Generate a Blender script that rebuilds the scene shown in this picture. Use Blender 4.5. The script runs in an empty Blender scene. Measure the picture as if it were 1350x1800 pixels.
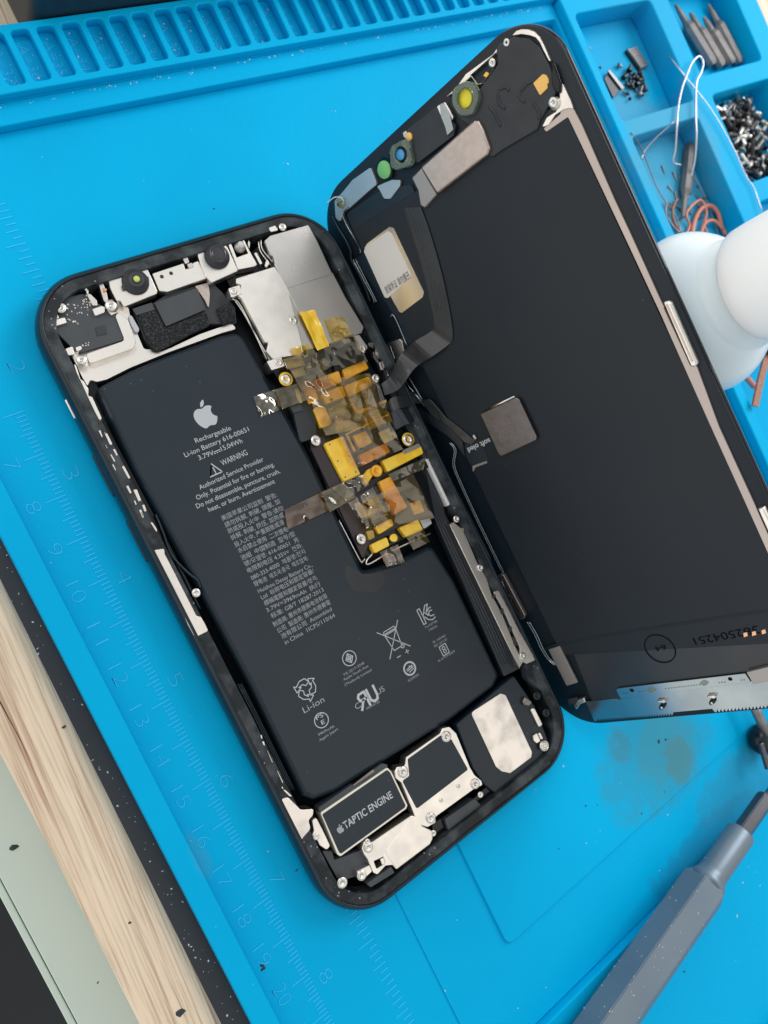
import bpy, bmesh, math, random
from mathutils import Vector, Matrix, noise
C = bpy.context.scene.collection
S = 0.001                                     # everything is authored in millimetres
V = Vector

# ------------------------------------------------------------------ camera
FPX = 1386.767
RX, RY, RZ = V((0.79557876, -0.43272601, 0.42403140)), V((-0.41281400, -0.89946055, -0.14337129)), V((0.44344000, -0.06098295, -0.89422706))
CAM = V((-18.0856, -102.7651, 181.5933))
cd = bpy.data.cameras.new('camera'); cam = bpy.data.objects.new('camera', cd); C.objects.link(cam)
m = Matrix.Identity(4)
for i in range(3):
    m[i][0], m[i][1], m[i][2], m[i][3] = RX[i], -RY[i], -RZ[i], CAM[i] * S
cam.matrix_world = m
cd.sensor_fit = 'HORIZONTAL'; cd.sensor_width = 4.2; cd.lens = FPX / 1350 * 4.2
cd.clip_start = 0.005; cd.clip_end = 20
cd.dof.use_dof = True; cd.dof.focus_distance = 0.178; cd.dof.aperture_fstop = 3.4
bpy.context.scene.camera = cam

# ------------------------------------------------------------------ world and lamps
w = bpy.data.worlds.new('World'); bpy.context.scene.world = w; w.use_nodes = True
wn, wl = w.node_tree.nodes, w.node_tree.links
bg = wn['Background']
tc = wn.new('ShaderNodeTexCoord'); dt = wn.new('ShaderNodeVectorMath'); dt.operation = 'DOT_PRODUCT'; rp = wn.new('ShaderNodeValToRGB')
mp = wn.new('ShaderNodeMapRange'); mp.inputs['From Min'].default_value = -1          # the room: brightest overhead and a little to the right
dt.inputs[1].default_value = V((.36, -.36, .86)).normalized()
wl.new(tc.outputs['Generated'], dt.inputs[0]); wl.new(dt.outputs['Value'], mp.inputs['Value']); wl.new(mp.outputs[0], rp.inputs[0]); wl.new(rp.outputs[0], bg.inputs[0])
e = rp.color_ramp.elements
e[0].position = 0.0; e[0].color = (.60, .55, .50, 1); e[1].position = 1; e[1].color = (1.25, 1.19, 1.10, 1)
for ps, cl in ((.30, (1.4, 1.33, 1.25)), (.46, (1.15, 1.14, 1.12)), (.64, (.66, .69, .72)), (.85, (.50, .53, .55)), (.93, (.60, .61, .61)), (.97, (1.0, .96, .90))):
    x = e.new(ps); x.color = (*cl, 1)
bg.inputs[1].default_value = 1.0

def area(name, loc, tgt, sx, sy, power, col):
    l = bpy.data.lights.new(name, 'AREA'); l.shape = 'RECTANGLE'; l.size = sx * S; l.size_y = sy * S; l.energy = power; l.color = col
    o = bpy.data.objects.new(name, l); C.objects.link(o); o.location = V(loc) * S
    o.rotation_euler = (V(tgt) - V(loc)).to_track_quat('-Z', 'Y').to_euler()
    return o
area('window_light', (720, 40, 480), (90, -110, 0), 420, 520, 4.2, (.98, .985, 1.0))
area('ceiling_light', (-60, 420, 900), (90, -90, 0), 340, 340, 1.6, (1.0, .97, .92))
vs = bpy.context.scene.view_settings
vs.view_transform = 'Standard'; vs.look = 'None'; vs.exposure = 0.06; vs.gamma = 1; vs.use_curve_mapping = False

# ------------------------------------------------------------------ frames: planes things lie on, and pixel -> point on such a plane
class Frame:
    def __init__(s, R, t): s.R = R; s.t = V(t); s.Ri = R.transposed()
    def w(s, p): return s.R @ V(p) + s.t
    def at(s, u, v, h):
        d = s.Ri @ (RX * ((u - 675) / FPX) + RY * ((v - 900) / FPX) + RZ)
        o = s.Ri @ (CAM - s.t)
        k = (h - o.z) / d.z
        return V((o.x + d.x * k, o.y + d.y * k))
    def pt(s, u, v, h):
        q = s.at(u, v, h); return s.w((q.x, q.y, h))
FM = Frame(Matrix.Identity(3), (0, 0, 0))                                   # the mat
th = 0.0061
FP = Frame(Matrix.Rotation(th, 3, 'Z'), (12.461, -37.02, 0))                # the phone, lying on the mat
FD = Frame(Matrix(((0.3083, -0.0122, -0.9512), (0.0007, 0.9999, -0.0126), (0.9513, 0.0032, 0.3083))), (91.29, -35.454, 1.12))  # the display, propped up
def Z(u0, v0, k):
    return lambda pts: [(u0 + a / k, v0 + b / k) for a, b in pts]

# ------------------------------------------------------------------ materials
def mat(name, col, rough=.5, metal=0., col2=None, nscale=300, bump=None, spec=.5, coat=0, speck=None, rvar=0, stretch=None, trans=None, alpha=1, detail=4, ramp=(.35, .65), sss=0):
    m = bpy.data.materials.new(name); m.use_nodes = True
    N, L = m.node_tree.nodes, m.node_tree.links
    b = N['Principled BSDF']
    I = b.inputs
    I['Base Color'].default_value = (*col, 1); I['Roughness'].default_value = rough; I['Metallic'].default_value = metal
    I['Specular IOR Level'].default_value = spec; I['Coat Weight'].default_value = coat; I['Coat Roughness'].default_value = .15
    if trans: I['Transmission Weight'].default_value = trans
    if sss: I['Subsurface Weight'].default_value = sss; I['Subsurface Radius'].default_value = (.9, .95, 1); I['Subsurface Scale'].default_value = .010
    I['Alpha'].default_value = alpha
    g = N.new('ShaderNodeNewGeometry'); vec = g.outputs['Position']
    if stretch:
        mp = N.new('ShaderNodeMapping'); L.new(vec, mp.inputs[0]); mp.inputs['Scale'].default_value = stretch; mp.inputs['Rotation'].default_value = (0, 0, stretch.z if False else 0); vec = mp.outputs[0]
    cur = None
    if col2:
        n = N.new('ShaderNodeTexNoise'); n.inputs['Scale'].default_value = nscale; n.inputs['Detail'].default_value = detail; L.new(vec, n.inputs['Vector'])
        r = N.new('ShaderNodeValToRGB'); r.color_ramp.elements[0].color = (*col, 1); r.color_ramp.elements[1].color = (*col2, 1)
        r.color_ramp.elements[0].position, r.color_ramp.elements[1].position = ramp
        L.new(n.outputs[0], r.inputs[0]); cur = r.outputs[0]
        if rvar:
            q = N.new('ShaderNodeMapRange'); q.inputs['To Min'].default_value = rough - rvar; q.inputs['To Max'].default_value = rough + rvar
            L.new(n.outputs[0], q.inputs['Value']); L.new(q.outputs[0], I['Roughness'])
    if speck:
        sc, thr, sc_col = speck
        n = N.new('ShaderNodeTexVoronoi'); n.inputs['Scale'].default_value = sc; L.new(g.outputs['Position'], n.inputs['Vector'])
        k = N.new('ShaderNodeMath'); k.operation = 'LESS_THAN'; k.inputs[1].default_value = thr; L.new(n.outputs['Distance'], k.inputs[0])
        n2 = N.new('ShaderNodeTexNoise'); n2.inputs['Scale'].default_value = sc * .23; L.new(g.outputs['Position'], n2.inputs['Vector'])
        k2 = N.new('ShaderNodeMath'); k2.operation = 'GREATER_THAN'; k2.inputs[1].default_value = .56; L.new(n2.outputs[0], k2.inputs[0])
        k3 = N.new('ShaderNodeMath'); k3.operation = 'MULTIPLY'; L.new(k.outputs[0], k3.inputs[0]); L.new(k2.outputs[0], k3.inputs[1])
        mx = N.new('ShaderNodeMix'); mx.data_type = 'RGBA'; L.new(k3.outputs[0], mx.inputs[0])
        if cur: L.new(cur, mx.inputs[6])
        else: mx.inputs[6].default_value = (*col, 1)
        mx.inputs[7].default_value = (*sc_col, 1); cur = mx.outputs[2]
    if cur: L.new(cur, I['Base Color'])
    if bump:
        n = N.new('ShaderNodeTexNoise'); n.inputs['Scale'].default_value = bump[0]; n.inputs['Detail'].default_value = 3; L.new(vec, n.inputs['Vector'])
        bp = N.new('ShaderNodeBump'); bp.inputs['Strength'].default_value = bump[1]; bp.inputs['Distance'].default_value = bump[2] * S
        L.new(n.outputs[0], bp.inputs['Height']); L.new(bp.outputs[0], I['Normal'])
    return m

BLUE = (.0, .355, .655)
M = {}
M['blue'] = mat('blue silicone', BLUE, .5, col2=(.0, .395, .705), nscale=14, bump=(700, .25, .25), spec=.06, speck=(260, .03, (.15, .5, .75)))
M['blue_mark'] = mat('engraved blue silicone', (.03, .46, .84), .5, spec=.15)
M['blue_text'] = mat('moulded blue silicone', (.03, .44, .80), .5, spec=.15)
M['black_frame'] = mat('black metal', (.006, .014, .020), .30, .2, col2=(.010, .019, .026), nscale=120, spec=.35, coat=.1)
M['ledge'] = mat('black adhesive ledge', (.008, .012, .015), .5, col2=(.062, .074, .082), nscale=210, detail=11, bump=(1100, .6, .2), speck=(700, .13, (.26, .28, .29)), ramp=(.42, .68), spec=.3)
M['interior'] = mat('black interior', (.003, .005, .007), .4, spec=.2)
M['battery'] = mat('black battery wrap', (.005, .014, .024), .36, col2=(.008, .018, .028), nscale=60, bump=(180, .2, .35), spec=.38, coat=.05, speck=(420, .05, (.13, .14, .15)))
M['black_gloss'] = mat('glossy black', (.003, .005, .008), .12, spec=.35)
M['black_matte'] = mat('matte black', (.016, .019, .023), .55, col2=(.024, .028, .033), nscale=200)
M['slate'] = mat('dark slate plastic', (.035, .042, .050), .45, col2=(.045, .052, .058), nscale=160)
M['foam'] = mat('black foam', (.006, .007, .009), .9, col2=(.075, .080, .085), nscale=2400, bump=(2600, 1, .35), ramp=(.5, .75))
M['silver'] = mat('warm silver metal', (.84, .80, .74), .34, 1, col2=(.74, .71, .67), nscale=260, rvar=.08, bump=(1600, .06, .1))
M['shield'] = mat('brushed shield metal', (.60, .57, .54), .30, 1, col2=(.50, .48, .46), nscale=90, rvar=.08, bump=(120, .08, .4))
M['smudged'] = mat('smudged metal', (.76, .72, .68), .30, 1, col2=(.56, .53, .51), nscale=240, rvar=.15, detail=10, ramp=(.45, .75))
M['rose'] = mat('rosy grey metal', (.52, .44, .39), .36, 1, col2=(.46, .39, .35), nscale=700, bump=(3500, .2, .1))
M['strip'] = mat('pale strip metal', (.47, .41, .375), .36, .9, col2=(.40, .355, .34), nscale=40)
M['plum'] = mat('plum black shield', (.035, .026, .030), .22, .3)
M['screw'] = mat('screw steel', (.80, .77, .72), .30, 1, col2=(.62, .59, .55), nscale=900)
M['recess'] = mat('screw recess', (.03, .025, .02), .5)
M['gold'] = mat('amber film on gold', (.86, .50, .012), .26, col2=(.95, .64, .04), nscale=330, bump=(260, .5, .5), coat=.6)
M['orange'] = mat('orange polyimide', (.82, .34, .008), .26, col2=(.92, .48, .02), nscale=330, bump=(260, .5, .5), coat=.6)
M['olive'] = mat('olive polyimide', (.36, .23, .012), .22, col2=(.46, .31, .03), nscale=260, bump=(300, .5, .5), coat=.6)
M['white_print'] = mat('pale grey print', (.46, .48, .50), .5)
M['grey_print'] = mat('grey print', (.30, .32, .34), .5)
M['faint_print'] = mat('faint dark print', (.002, .002, .003), .7, spec=.1)
M['outline'] = mat('cream edge', (.72, .69, .60), .35, .6)
M['oled'] = mat('black graphite sheet', (.003, .008, .015), .42, col2=(.009, .015, .021), nscale=16, rvar=.08, bump=(110, .18, .5), spec=.33, speck=(300, .04, (.10, .11, .12)))
M['flap'] = mat('dark flexible circuit', (.010, .016, .024), .30, col2=(.018, .022, .027), nscale=60, bump=(150, .2, .4))
M['flex'] = mat('flat flex cable', (.020, .022, .023), .25, coat=.3, stretch=None, col2=(.030, .034, .038), nscale=90)
M['chip'] = mat('etched steel can', (.19, .175, .17), .32, 1, col2=(.23, .21, .205), nscale=500)
M['chip_etch'] = mat('etched patch', (.14, .12, .12), .5, .8, col2=(.22, .20, .20), nscale=3000)
M['bluish_steel'] = mat('mirror steel', (.35, .40, .42), .17, 1, col2=(.28, .33, .35), nscale=80, rvar=.04)
M['corner_steel'] = mat('satin corner steel', (.42, .50, .53), .42, .7, col2=(.36, .44, .47), nscale=120)
M['label_grey'] = mat('grey foil label', (.34, .32, .30), .38, .7)
M['sticker_white'] = mat('white sticker', (.70, .67, .63), .42, .25)
M['sticker_gold'] = mat('pale gold foil', (.86, .74, .52), .22, 1, col2=(.74, .66, .50), nscale=60, rvar=.08)
M['pad_yellow'] = mat('yellow foam pad', (.85, .50, .13), .5)
M['copper'] = mat('copper pad', (.75, .42, .26), .3, 1)
M['lens_yellow'] = mat('yellow dot', (.85, .72, .03), .4)
M['lens_green'] = mat('green dot', (.17, .50, .16), .4)
M['lens_blue'] = mat('blue dot', (.05, .33, .65), .3)
M['lens_glass'] = mat('dark lens glass', (.004, .005, .008), .04, coat=1)
M['lens_lime'] = mat('lime lens centre', (.50, .62, .14), .3)  # yellow-green centre of the front camera lens
M['gasket'] = mat('clear greenish gasket', (.35, .45, .36), .12, trans=.75, spec=.6, bump=(500, .4, .3))
M['wood'] = None
M['pad_black'] = mat('black pad', (.014, .019, .026), .45, col2=(.018, .023, .03), nscale=40, speck=(300, .03, (.2, .2, .2)))
M['grey_board'] = mat('pale grey green board', (.56, .66, .60), .5, speck=(150, .04, (.03, .03, .03)))
M['floor'] = mat('dark floor', (.006, .010, .014), .5)
M['milky'] = mat('milky plastic', (.76, .87, .95), .24, sss=.8, coat=.1)
M['white_cap'] = mat('white cap plastic', (.95, .96, .94), .38, sss=.5)
M['box'] = mat('dark box plastic', (.010, .022, .034), .42, col2=(.014, .026, .036), nscale=30)
M['driver'] = mat('grey anodised aluminium', (.145, .19, .235), .40, .5, col2=(.17, .215, .255), nscale=60, speck=(380, .07, (.75, .75, .75)), bump=(1500, .1, .05))
M['tip'] = mat('gunmetal', (.10, .10, .11), .3, .8)
M['tool_grey'] = mat('dull steel tool', (.26, .25, .24), .42, .7, col2=(.20, .19, .19), nscale=300)
M['wire'] = mat('nickel wire', (.66, .64, .70), .28, .85)
M['dark_metal'] = mat('dark screw metal', (.035, .038, .042), .35, .7)
M['braid'] = mat('copper braid', (.42, .20, .13), .5, .4, col2=(.28, .14, .10), nscale=2500, bump=(3000, 1, .4))
M['red_wire'] = mat('salmon wire', (.62, .22, .15), .45)
M['rim_orange'] = mat('orange content', (.80, .30, .12), .5, col2=(.86, .48, .28), nscale=250)
M['dust'] = mat('pale dust', (.62, .66, .66), .7)
M['dark_crumb'] = mat('dark crumb', (.02, .03, .035), .7)

def wood_mat():
    m = bpy.data.materials.new('light oak laminate'); m.use_nodes = True; N, L = m.node_tree.nodes, m.node_tree.links
    b = N['Principled BSDF']; b.inputs['Roughness'].default_value = .5
    g = N.new('ShaderNodeNewGeometry'); mp = N.new('ShaderNodeMapping'); mp.vector_type = 'TEXTURE'
    mp.inputs['Rotation'].default_value = (0, 0, math.radians(-4.2)); mp.inputs['Scale'].default_value = (1 / 820, 1 / 12, 1 / 160); L.new(g.outputs['Position'], mp.inputs[0])
    n = N.new('ShaderNodeTexNoise'); n.inputs['Scale'].default_value = 1; n.inputs['Detail'].default_value = 7; n.inputs['Roughness'].default_value = .62; n.inputs['Distortion'].default_value = .5; L.new(mp.outputs[0], n.inputs['Vector'])
    r = N.new('ShaderNodeValToRGB'); cr = r.color_ramp
    cr.elements[0].position = .30; cr.elements[0].color = (.36, .20, .13, 1); cr.elements[1].position = .62; cr.elements[1].color = (.74, .60, .44, 1)
    q = cr.elements.new(.40); q.color = (.55, .40, .28, 1); q = cr.elements.new(.47); q.color = (.69, .55, .40, 1)
    L.new(n.outputs[0], r.inputs[0])
    mp2 = N.new('ShaderNodeMapping'); mp2.vector_type = 'TEXTURE'; mp2.inputs['Rotation'].default_value = (0, 0, math.radians(-3)); mp2.inputs['Scale'].default_value = (1 / 2200, 1 / 60, 1 / 400); L.new(g.outputs['Position'], mp2.inputs[0])
    n2 = N.new('ShaderNodeTexNoise'); n2.inputs['Scale'].default_value = 1; n2.inputs['Detail'].default_value = 3; L.new(mp2.outputs[0], n2.inputs['Vector'])
    r2 = N.new('ShaderNodeValToRGB'); r2.color_ramp.elements[0].position = .36; r2.color_ramp.elements[0].color = (.62, .58, .56, 1); r2.color_ramp.elements[1].position = .5; r2.color_ramp.elements[1].color = (1, 1, 1, 1)
    L.new(n2.outputs[0], r2.inputs[0])
    mx = N.new('ShaderNodeMix'); mx.data_type = 'RGBA'; mx.blend_type = 'MULTIPLY'; mx.inputs[0].default_value = .55
    L.new(r.outputs[0], mx.inputs[6]); L.new(r2.outputs[0], mx.inputs[7]); L.new(mx.outputs[2], b.inputs['Base Color'])
    bp = N.new('ShaderNodeBump'); bp.inputs['Strength'].default_value = .3; bp.inputs['Distance'].default_value = .0002; L.new(n2.outputs[0], bp.inputs['Height']); L.new(bp.outputs[0], b.inputs['Normal'])
    return m
M['wood'] = wood_mat()

def stain(m, cx, cy, rx, ry, col, seed, sc=70, amount=.75):
    """a dried stain with a shape of its own on the silicone"""
    N, L = m.node_tree.nodes, m.node_tree.links; b = N['Principled BSDF']; src = b.inputs['Base Color'].links[0].from_socket
    g = N.new('ShaderNodeNewGeometry'); mp = N.new('ShaderNodeMapping')
    mp.inputs['Location'].default_value = (-cx / rx, -cy / ry, 0); mp.inputs['Scale'].default_value = (1 / (rx * S), 1 / (ry * S), 0)
    L.new(g.outputs['Position'], mp.inputs[0])
    ln = N.new('ShaderNodeVectorMath'); ln.operation = 'LENGTH'; L.new(mp.outputs[0], ln.inputs[0])
    n = N.new('ShaderNodeTexNoise'); n.noise_dimensions = '4D'; n.inputs['W'].default_value = seed; n.inputs['Scale'].default_value = sc; n.inputs['Detail'].default_value = 12; n.inputs['Roughness'].default_value = .62; L.new(g.outputs['Position'], n.inputs['Vector'])
    a = N.new('ShaderNodeMath'); a.operation = 'MULTIPLY_ADD'; L.new(n.outputs[0], a.inputs[0]); a.inputs[1].default_value = 1.3; L.new(ln.outputs['Value'], a.inputs[2])
    r = N.new('ShaderNodeMapRange'); r.inputs['From Min'].default_value = 1.36; r.inputs['From Max'].default_value = 1.70; r.inputs['To Min'].default_value = amount; r.inputs['To Max'].default_value = 0
    L.new(a.outputs[0], r.inputs['Value'])
    mx = N.new('ShaderNodeMix'); mx.data_type = 'RGBA'; L.new(r.outputs[0], mx.inputs[0]); L.new(src, mx.inputs[6]); mx.inputs[7].default_value = (*col, 1)
    L.new(mx.outputs[2], b.inputs['Base Color'])
for (u, v, rx, ry, col, sd, am) in ((1150, 1325, 25, 17, (.03, .28, .42), 1.3, .6), (1165, 1315, 13, 11, (.06, .26, .33), 7.1, .5), (1190, 1335, 6, 8, (.08, .22, .24), 3.1, .6), (1085, 1310, 4, 6, (.06, .22, .28), 8.1, .5), (350, 1505, 2, 6, (.05, .30, .46), 4, .35), (1250, 1470, 30, 6, (.01, .22, .42), 9, .6), (1300, 1370, 22, 9, (.03, .24, .40), 11, .5)):
    q = FM.at(u, v, 0); stain(M['blue'], q.x, q.y, rx, ry, col, sd, 190 if rx > 7 else 300, am)
q = FM.at(1150, 290, -3); stain(M['blue'], q.x, q.y, 24, 34, (.07, .32, .48), 15, 90, .7)
q = FM.at(1110, 80, -3); stain(M['blue'], q.x, q.y, 22, 18, (.02, .33, .58), 17, 60, .5)

def film(name, tint, body, rough=.1, dens=.3):
    m = bpy.data.materials.new(name); m.use_nodes = True; N, L = m.node_tree.nodes, m.node_tree.links
    for n in list(N): N.remove(n)
    o = N.new('ShaderNodeOutputMaterial'); t = N.new('ShaderNodeBsdfTransparent'); t.inputs[0].default_value = (*tint, 1)
    d = N.new('ShaderNodeBsdfDiffuse'); d.inputs[0].default_value = (*body, 1); gl = N.new('ShaderNodeBsdfGlossy'); gl.inputs[0].default_value = (1, .97, .9, 1); gl.inputs[1].default_value = rough
    g = N.new('ShaderNodeNewGeometry'); x = N.new('ShaderNodeMixShader'); y = N.new('ShaderNodeMixShader')
    n = N.new('ShaderNodeTexNoise'); n.inputs['Scale'].default_value = 160; n.inputs['Detail'].default_value = 2; n.inputs['Distortion'].default_value = 2.5; L.new(g.outputs['Position'], n.inputs['Vector'])
    r = N.new('ShaderNodeMapRange'); r.inputs['From Min'].default_value = .4; r.inputs['From Max'].default_value = .62; r.inputs['To Min'].default_value = dens * .6; r.inputs['To Max'].default_value = dens; L.new(n.outputs[0], r.inputs['Value'])
    n2 = N.new('ShaderNodeTexNoise'); n2.inputs['Scale'].default_value = 95; n2.inputs['Detail'].default_value = 1; n2.inputs['Distortion'].default_value = .9; L.new(g.outputs['Position'], n2.inputs['Vector'])
    bp = N.new('ShaderNodeBump'); bp.inputs['Strength'].default_value = 1; bp.inputs['Distance'].default_value = .0014; L.new(n2.outputs[0], bp.inputs['Height']); L.new(bp.outputs[0], gl.inputs['Normal'])
    fr = N.new('ShaderNodeFresnel'); fr.inputs[0].default_value = 1.75; L.new(bp.outputs[0], fr.inputs['Normal'])
    fm = N.new('ShaderNodeMath'); fm.operation = 'MULTIPLY_ADD'; L.new(fr.outputs[0], fm.inputs[0]); fm.inputs[1].default_value = 1.35; fm.inputs[2].default_value = .0; fm.use_clamp = True
    L.new(r.outputs[0], x.inputs[0]); L.new(t.outputs[0], x.inputs[1]); L.new(d.outputs[0], x.inputs[2])
    L.new(fm.outputs[0], y.inputs[0]); L.new(x.outputs[0], y.inputs[1]); L.new(gl.outputs[0], y.inputs[2]); L.new(y.outputs[0], o.inputs[0])
    return m
M['film_brown'] = film('brown tape film', (1.0, .86, .46), (.34, .24, .06), .06, .08)
M['film_edge'] = film('cut edge of tape film', (.9, .8, .5), (.62, .50, .28), .2, .7)
M['film_amber'] = film('amber tape film', (1.0, .82, .26), (.70, .44, .01), .06, .15)
M['film_olive'] = film('olive tape film', (.80, .68, .30), (.16, .12, .02), .07, .22)
M['film_grey'] = film('clear crinkled tape', (.90, .84, .66), (.26, .24, .18), .06, .14)
M['film_red'] = film('reddish crinkled tape', (.82, .58, .42), (.22, .10, .07), .07, .24)
M['film_dark'] = film('dark tape film', (.80, .70, .45), (.05, .045, .03), .06, .25)

# ------------------------------------------------------------------ building helpers
def tag(o, label=None, cat=None, group=None, kind=None):
    if label: o['label'] = label
    if cat: o['category'] = cat
    if group: o['group'] = group
    if kind: o['kind'] = kind
    return o
def thing(name, loc, label, cat, group=None):
    o = bpy.data.objects.new(name, None); C.objects.link(o); o.location = V(loc) * S; o.empty_display_size = .005
    return tag(o, label, cat, group)
def origin(o):
    p = V((0, 0, 0))
    while o is not None: p += o.location; o = o.parent
    return p
def link(name, me, mt, parent=None, smooth=False):
    """me holds world millimetres; bake to metres relative to its parent"""
    if parent is not None:
        org = origin(parent); loc = V((0, 0, 0))
    else:
        vs_ = [v.co for v in me.vertices]
        org = V(((min(v.x for v in vs_) + max(v.x for v in vs_)) / 2, (min(v.y for v in vs_) + max(v.y for v in vs_)) / 2, min(v.z for v in vs_))) * S; loc = org
    for v in me.vertices: v.co = v.co * S - org
    if smooth:
        for p in me.polygons: p.use_smooth = True
    me.materials.clear()
    for k in (mt if isinstance(mt, (list, tuple)) else [mt]): me.materials.append(M[k])
    o = bpy.data.objects.new(name, me); C.objects.link(o); o.location = loc
    if parent is not None: o.parent = parent
    return o
def mesh(name, verts, faces, mt, parent=None, smooth=False, idx=None):
    me = bpy.data.meshes.new(name); me.from_pydata([tuple(v) for v in verts], [], faces)
    bm = bmesh.new(); bm.from_mesh(me); bmesh.ops.recalc_face_normals(bm, faces=bm.faces); bm.to_mesh(me); bm.free()
    if idx:
        for p, i in zip(me.polygons, idx): p.material_index = i
    return link(name, me, mt, parent, smooth)
def area2(p): return sum(p[i][0] * p[(i + 1) % len(p)][1] - p[(i + 1) % len(p)][0] * p[i][1] for i in range(len(p))) / 2
def fillet(P, r, n=5):
    out = []; k = len(P)
    for i in range(k):
        p, a, b = V(P[i][:2]), V(P[i - 1][:2]), V(P[(i + 1) % k][:2])
        da, db = a - p, b - p; la, lb = da.length, db.length
        if la < 1e-6 or lb < 1e-6: continue
        da /= la; db /= lb
        ang = math.acos(max(-1, min(1, da.dot(db))))
        if ang > 2.95 or r < .02: out.append(p); continue
        t = min(r / math.tan(ang / 2), la * .45, lb * .45)
        p0, p1 = p + da * t, p + db * t
        for j in range(n + 1):
            s = j / n; out.append(p0 * (1 - s) ** 2 + p * 2 * s * (1 - s) + p1 * s * s)
    return out
def flat_mesh(loops, h0, h1, bev=0.0, bres=1):
    """loops of 2-D mm points (first = outline, rest = holes) -> solid plate mesh between h0 and h1"""
    cu = bpy.data.curves.new('tmp', 'CURVE'); cu.dimensions = '2D'; cu.fill_mode = 'BOTH'
    bev = min(bev, (h1 - h0) / 2 * .95)
    cu.extrude = (h1 - h0) / 2 - bev; cu.bevel_depth = bev; cu.bevel_resolution = bres; cu.offset = -bev
    for i, lp in enumerate(loops):
        if (area2(lp) < 0) == (i == 0): lp = lp[::-1]
        s = cu.splines.new('POLY'); s.points.add(len(lp) - 1); s.use_cyclic_u = True
        for q, p in zip(s.points, lp): q.co = (p[0], p[1], 0, 1)
    o = bpy.data.objects.new('tmp', cu); C.objects.link(o); bpy.context.view_layer.update()
    me = bpy.data.meshes.new_from_object(o.evaluated_get(bpy.context.evaluated_depsgraph_get()))
    bpy.data.objects.remove(o); bpy.data.curves.remove(cu)
    z = (h0 + h1) / 2
    for v in me.vertices: v.co.z += z
    return me
def to_world(me, F):
    for v in me.vertices: v.co = F.w(v.co)
    return me
def plate(name, px, F, h0, h1, mt, parent=None, r=.3, bev=.06, holes=(), hr=.2, mm=False):
    """px: photo pixels of the outline as seen on the plate's top face (mm=True: frame millimetres)"""
    lp = [fillet(px if mm else [F.at(u, v, h1) for u, v in px], r)]
    for h in holes: lp.append(fillet(h if mm else [F.at(u, v, h1) for u, v in h], hr))
    return link(name, to_world(flat_mesh(lp, h0, h1, bev), F), mt, parent)
def box_pts(x0, x1, y0, y1): return [(x0, y0), (x1, y0), (x1, y1), (x0, y1)]
def join(name, meshes, mt, parent=None, smooth=False):
    bm = bmesh.new()
    for me in meshes: bm.from_mesh(me); bpy.data.meshes.remove(me)
    me = bpy.data.meshes.new(name); bm.to_mesh(me); bm.free()
    return link(name, me, mt, parent, smooth)
def rrect(w_, l_, r, n=10, x0=0, y0=0, d=0):
    P = []
    for cx, cy, a0 in ((w_ - r, -r, 0), (r, -r, 90), (r, -l_ + r, 180), (w_ - r, -l_ + r, 270)):
        for k in range(n + 1):
            a = math.radians(a0 + 90 * k / n); P.append(V((x0 + cx + (r - d) * math.cos(a), y0 + cy + (r - d) * math.sin(a))))
    return P
def catmull(P, n=6):
    if len(P) < 3: return [V(p) for p in P]
    P = [V(p) for p in P]; Q = [P[0] * 2 - P[1]] + P + [P[-1] * 2 - P[-2]]; out = []
    for i in range(1, len(Q) - 2):
        a, b, c, d = Q[i - 1:i + 3]
        for k in range(n):
            t = k / n
            out.append(.5 * ((2 * b) + (c - a) * t + (2 * a - 5 * b + 4 * c - d) * t * t + (3 * b - a - 3 * c + d) * t ** 3))
    out.append(P[-1]); return out
def tube_geo(path, r, n=8, taper=None):
    vs_, fs = [], []; P = path; up = V((0, 0, 1))
    for i, p in enumerate(P):
        t = (P[min(i + 1, len(P) - 1)] - P[max(i - 1, 0)]).normalized()
        a = t.cross(up)
        if a.length < .05: a = t.cross(V((1, 0, 0)))
        a.normalize(); b = a.cross(t); rr = r if taper is None else r * taper[i]
        for k in range(n):
            an = 2 * math.pi * k / n; vs_.append(p + a * (rr * math.cos(an)) + b * (rr * math.sin(an)))
    for i in range(len(P) - 1):
        for k in range(n): fs.append((i * n + k, i * n + (k + 1) % n, (i + 1) * n + (k + 1) % n, (i + 1) * n + k))
    fs.append(tuple(range(n))); fs.append(tuple(range((len(P) - 1) * n, len(P) * n)))
    return vs_, fs
def tube(name, pts, r, mt, parent=None, n=8, sm=6):
    v, f = tube_geo(catmull(pts, sm) if sm else [V(p) for p in pts], r, n); return mesh(name, v, f, mt, parent, True)
def lathe_geo(prof, o, ax=V((0, 0, 1)), n=24):
    ax = ax.normalized(); a = ax.cross(V((1, 0, 0)) if abs(ax.x) < .9 else V((0, 1, 0))).normalized(); b = ax.cross(a); vs_, fs = [], []
    for r, z in prof:
        for k in range(n): an = 2 * math.pi * k / n; vs_.append(o + ax * z + a * (r * math.cos(an)) + b * (r * math.sin(an)))
    for i in range(len(prof) - 1):
        for k in range(n): fs.append((i * n + k, i * n + (k + 1) % n, (i + 1) * n + (k + 1) % n, (i + 1) * n + k))
    fs.append(tuple(range(n))); fs.append(tuple(range((len(prof) - 1) * n, len(prof) * n)))
    return vs_, fs
def lathe(name, prof, o, mt, parent=None, ax=V((0, 0, 1)), n=24, smooth=True, idx=None):
    v, f = lathe_geo(prof, V(o), ax, n); fi = None
    if idx: fi = [idx[i // n] if i // n < len(idx) else idx[-1] for i in range(len(f))]
    return mesh(name, v, f, mt, parent, smooth, fi)
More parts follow.
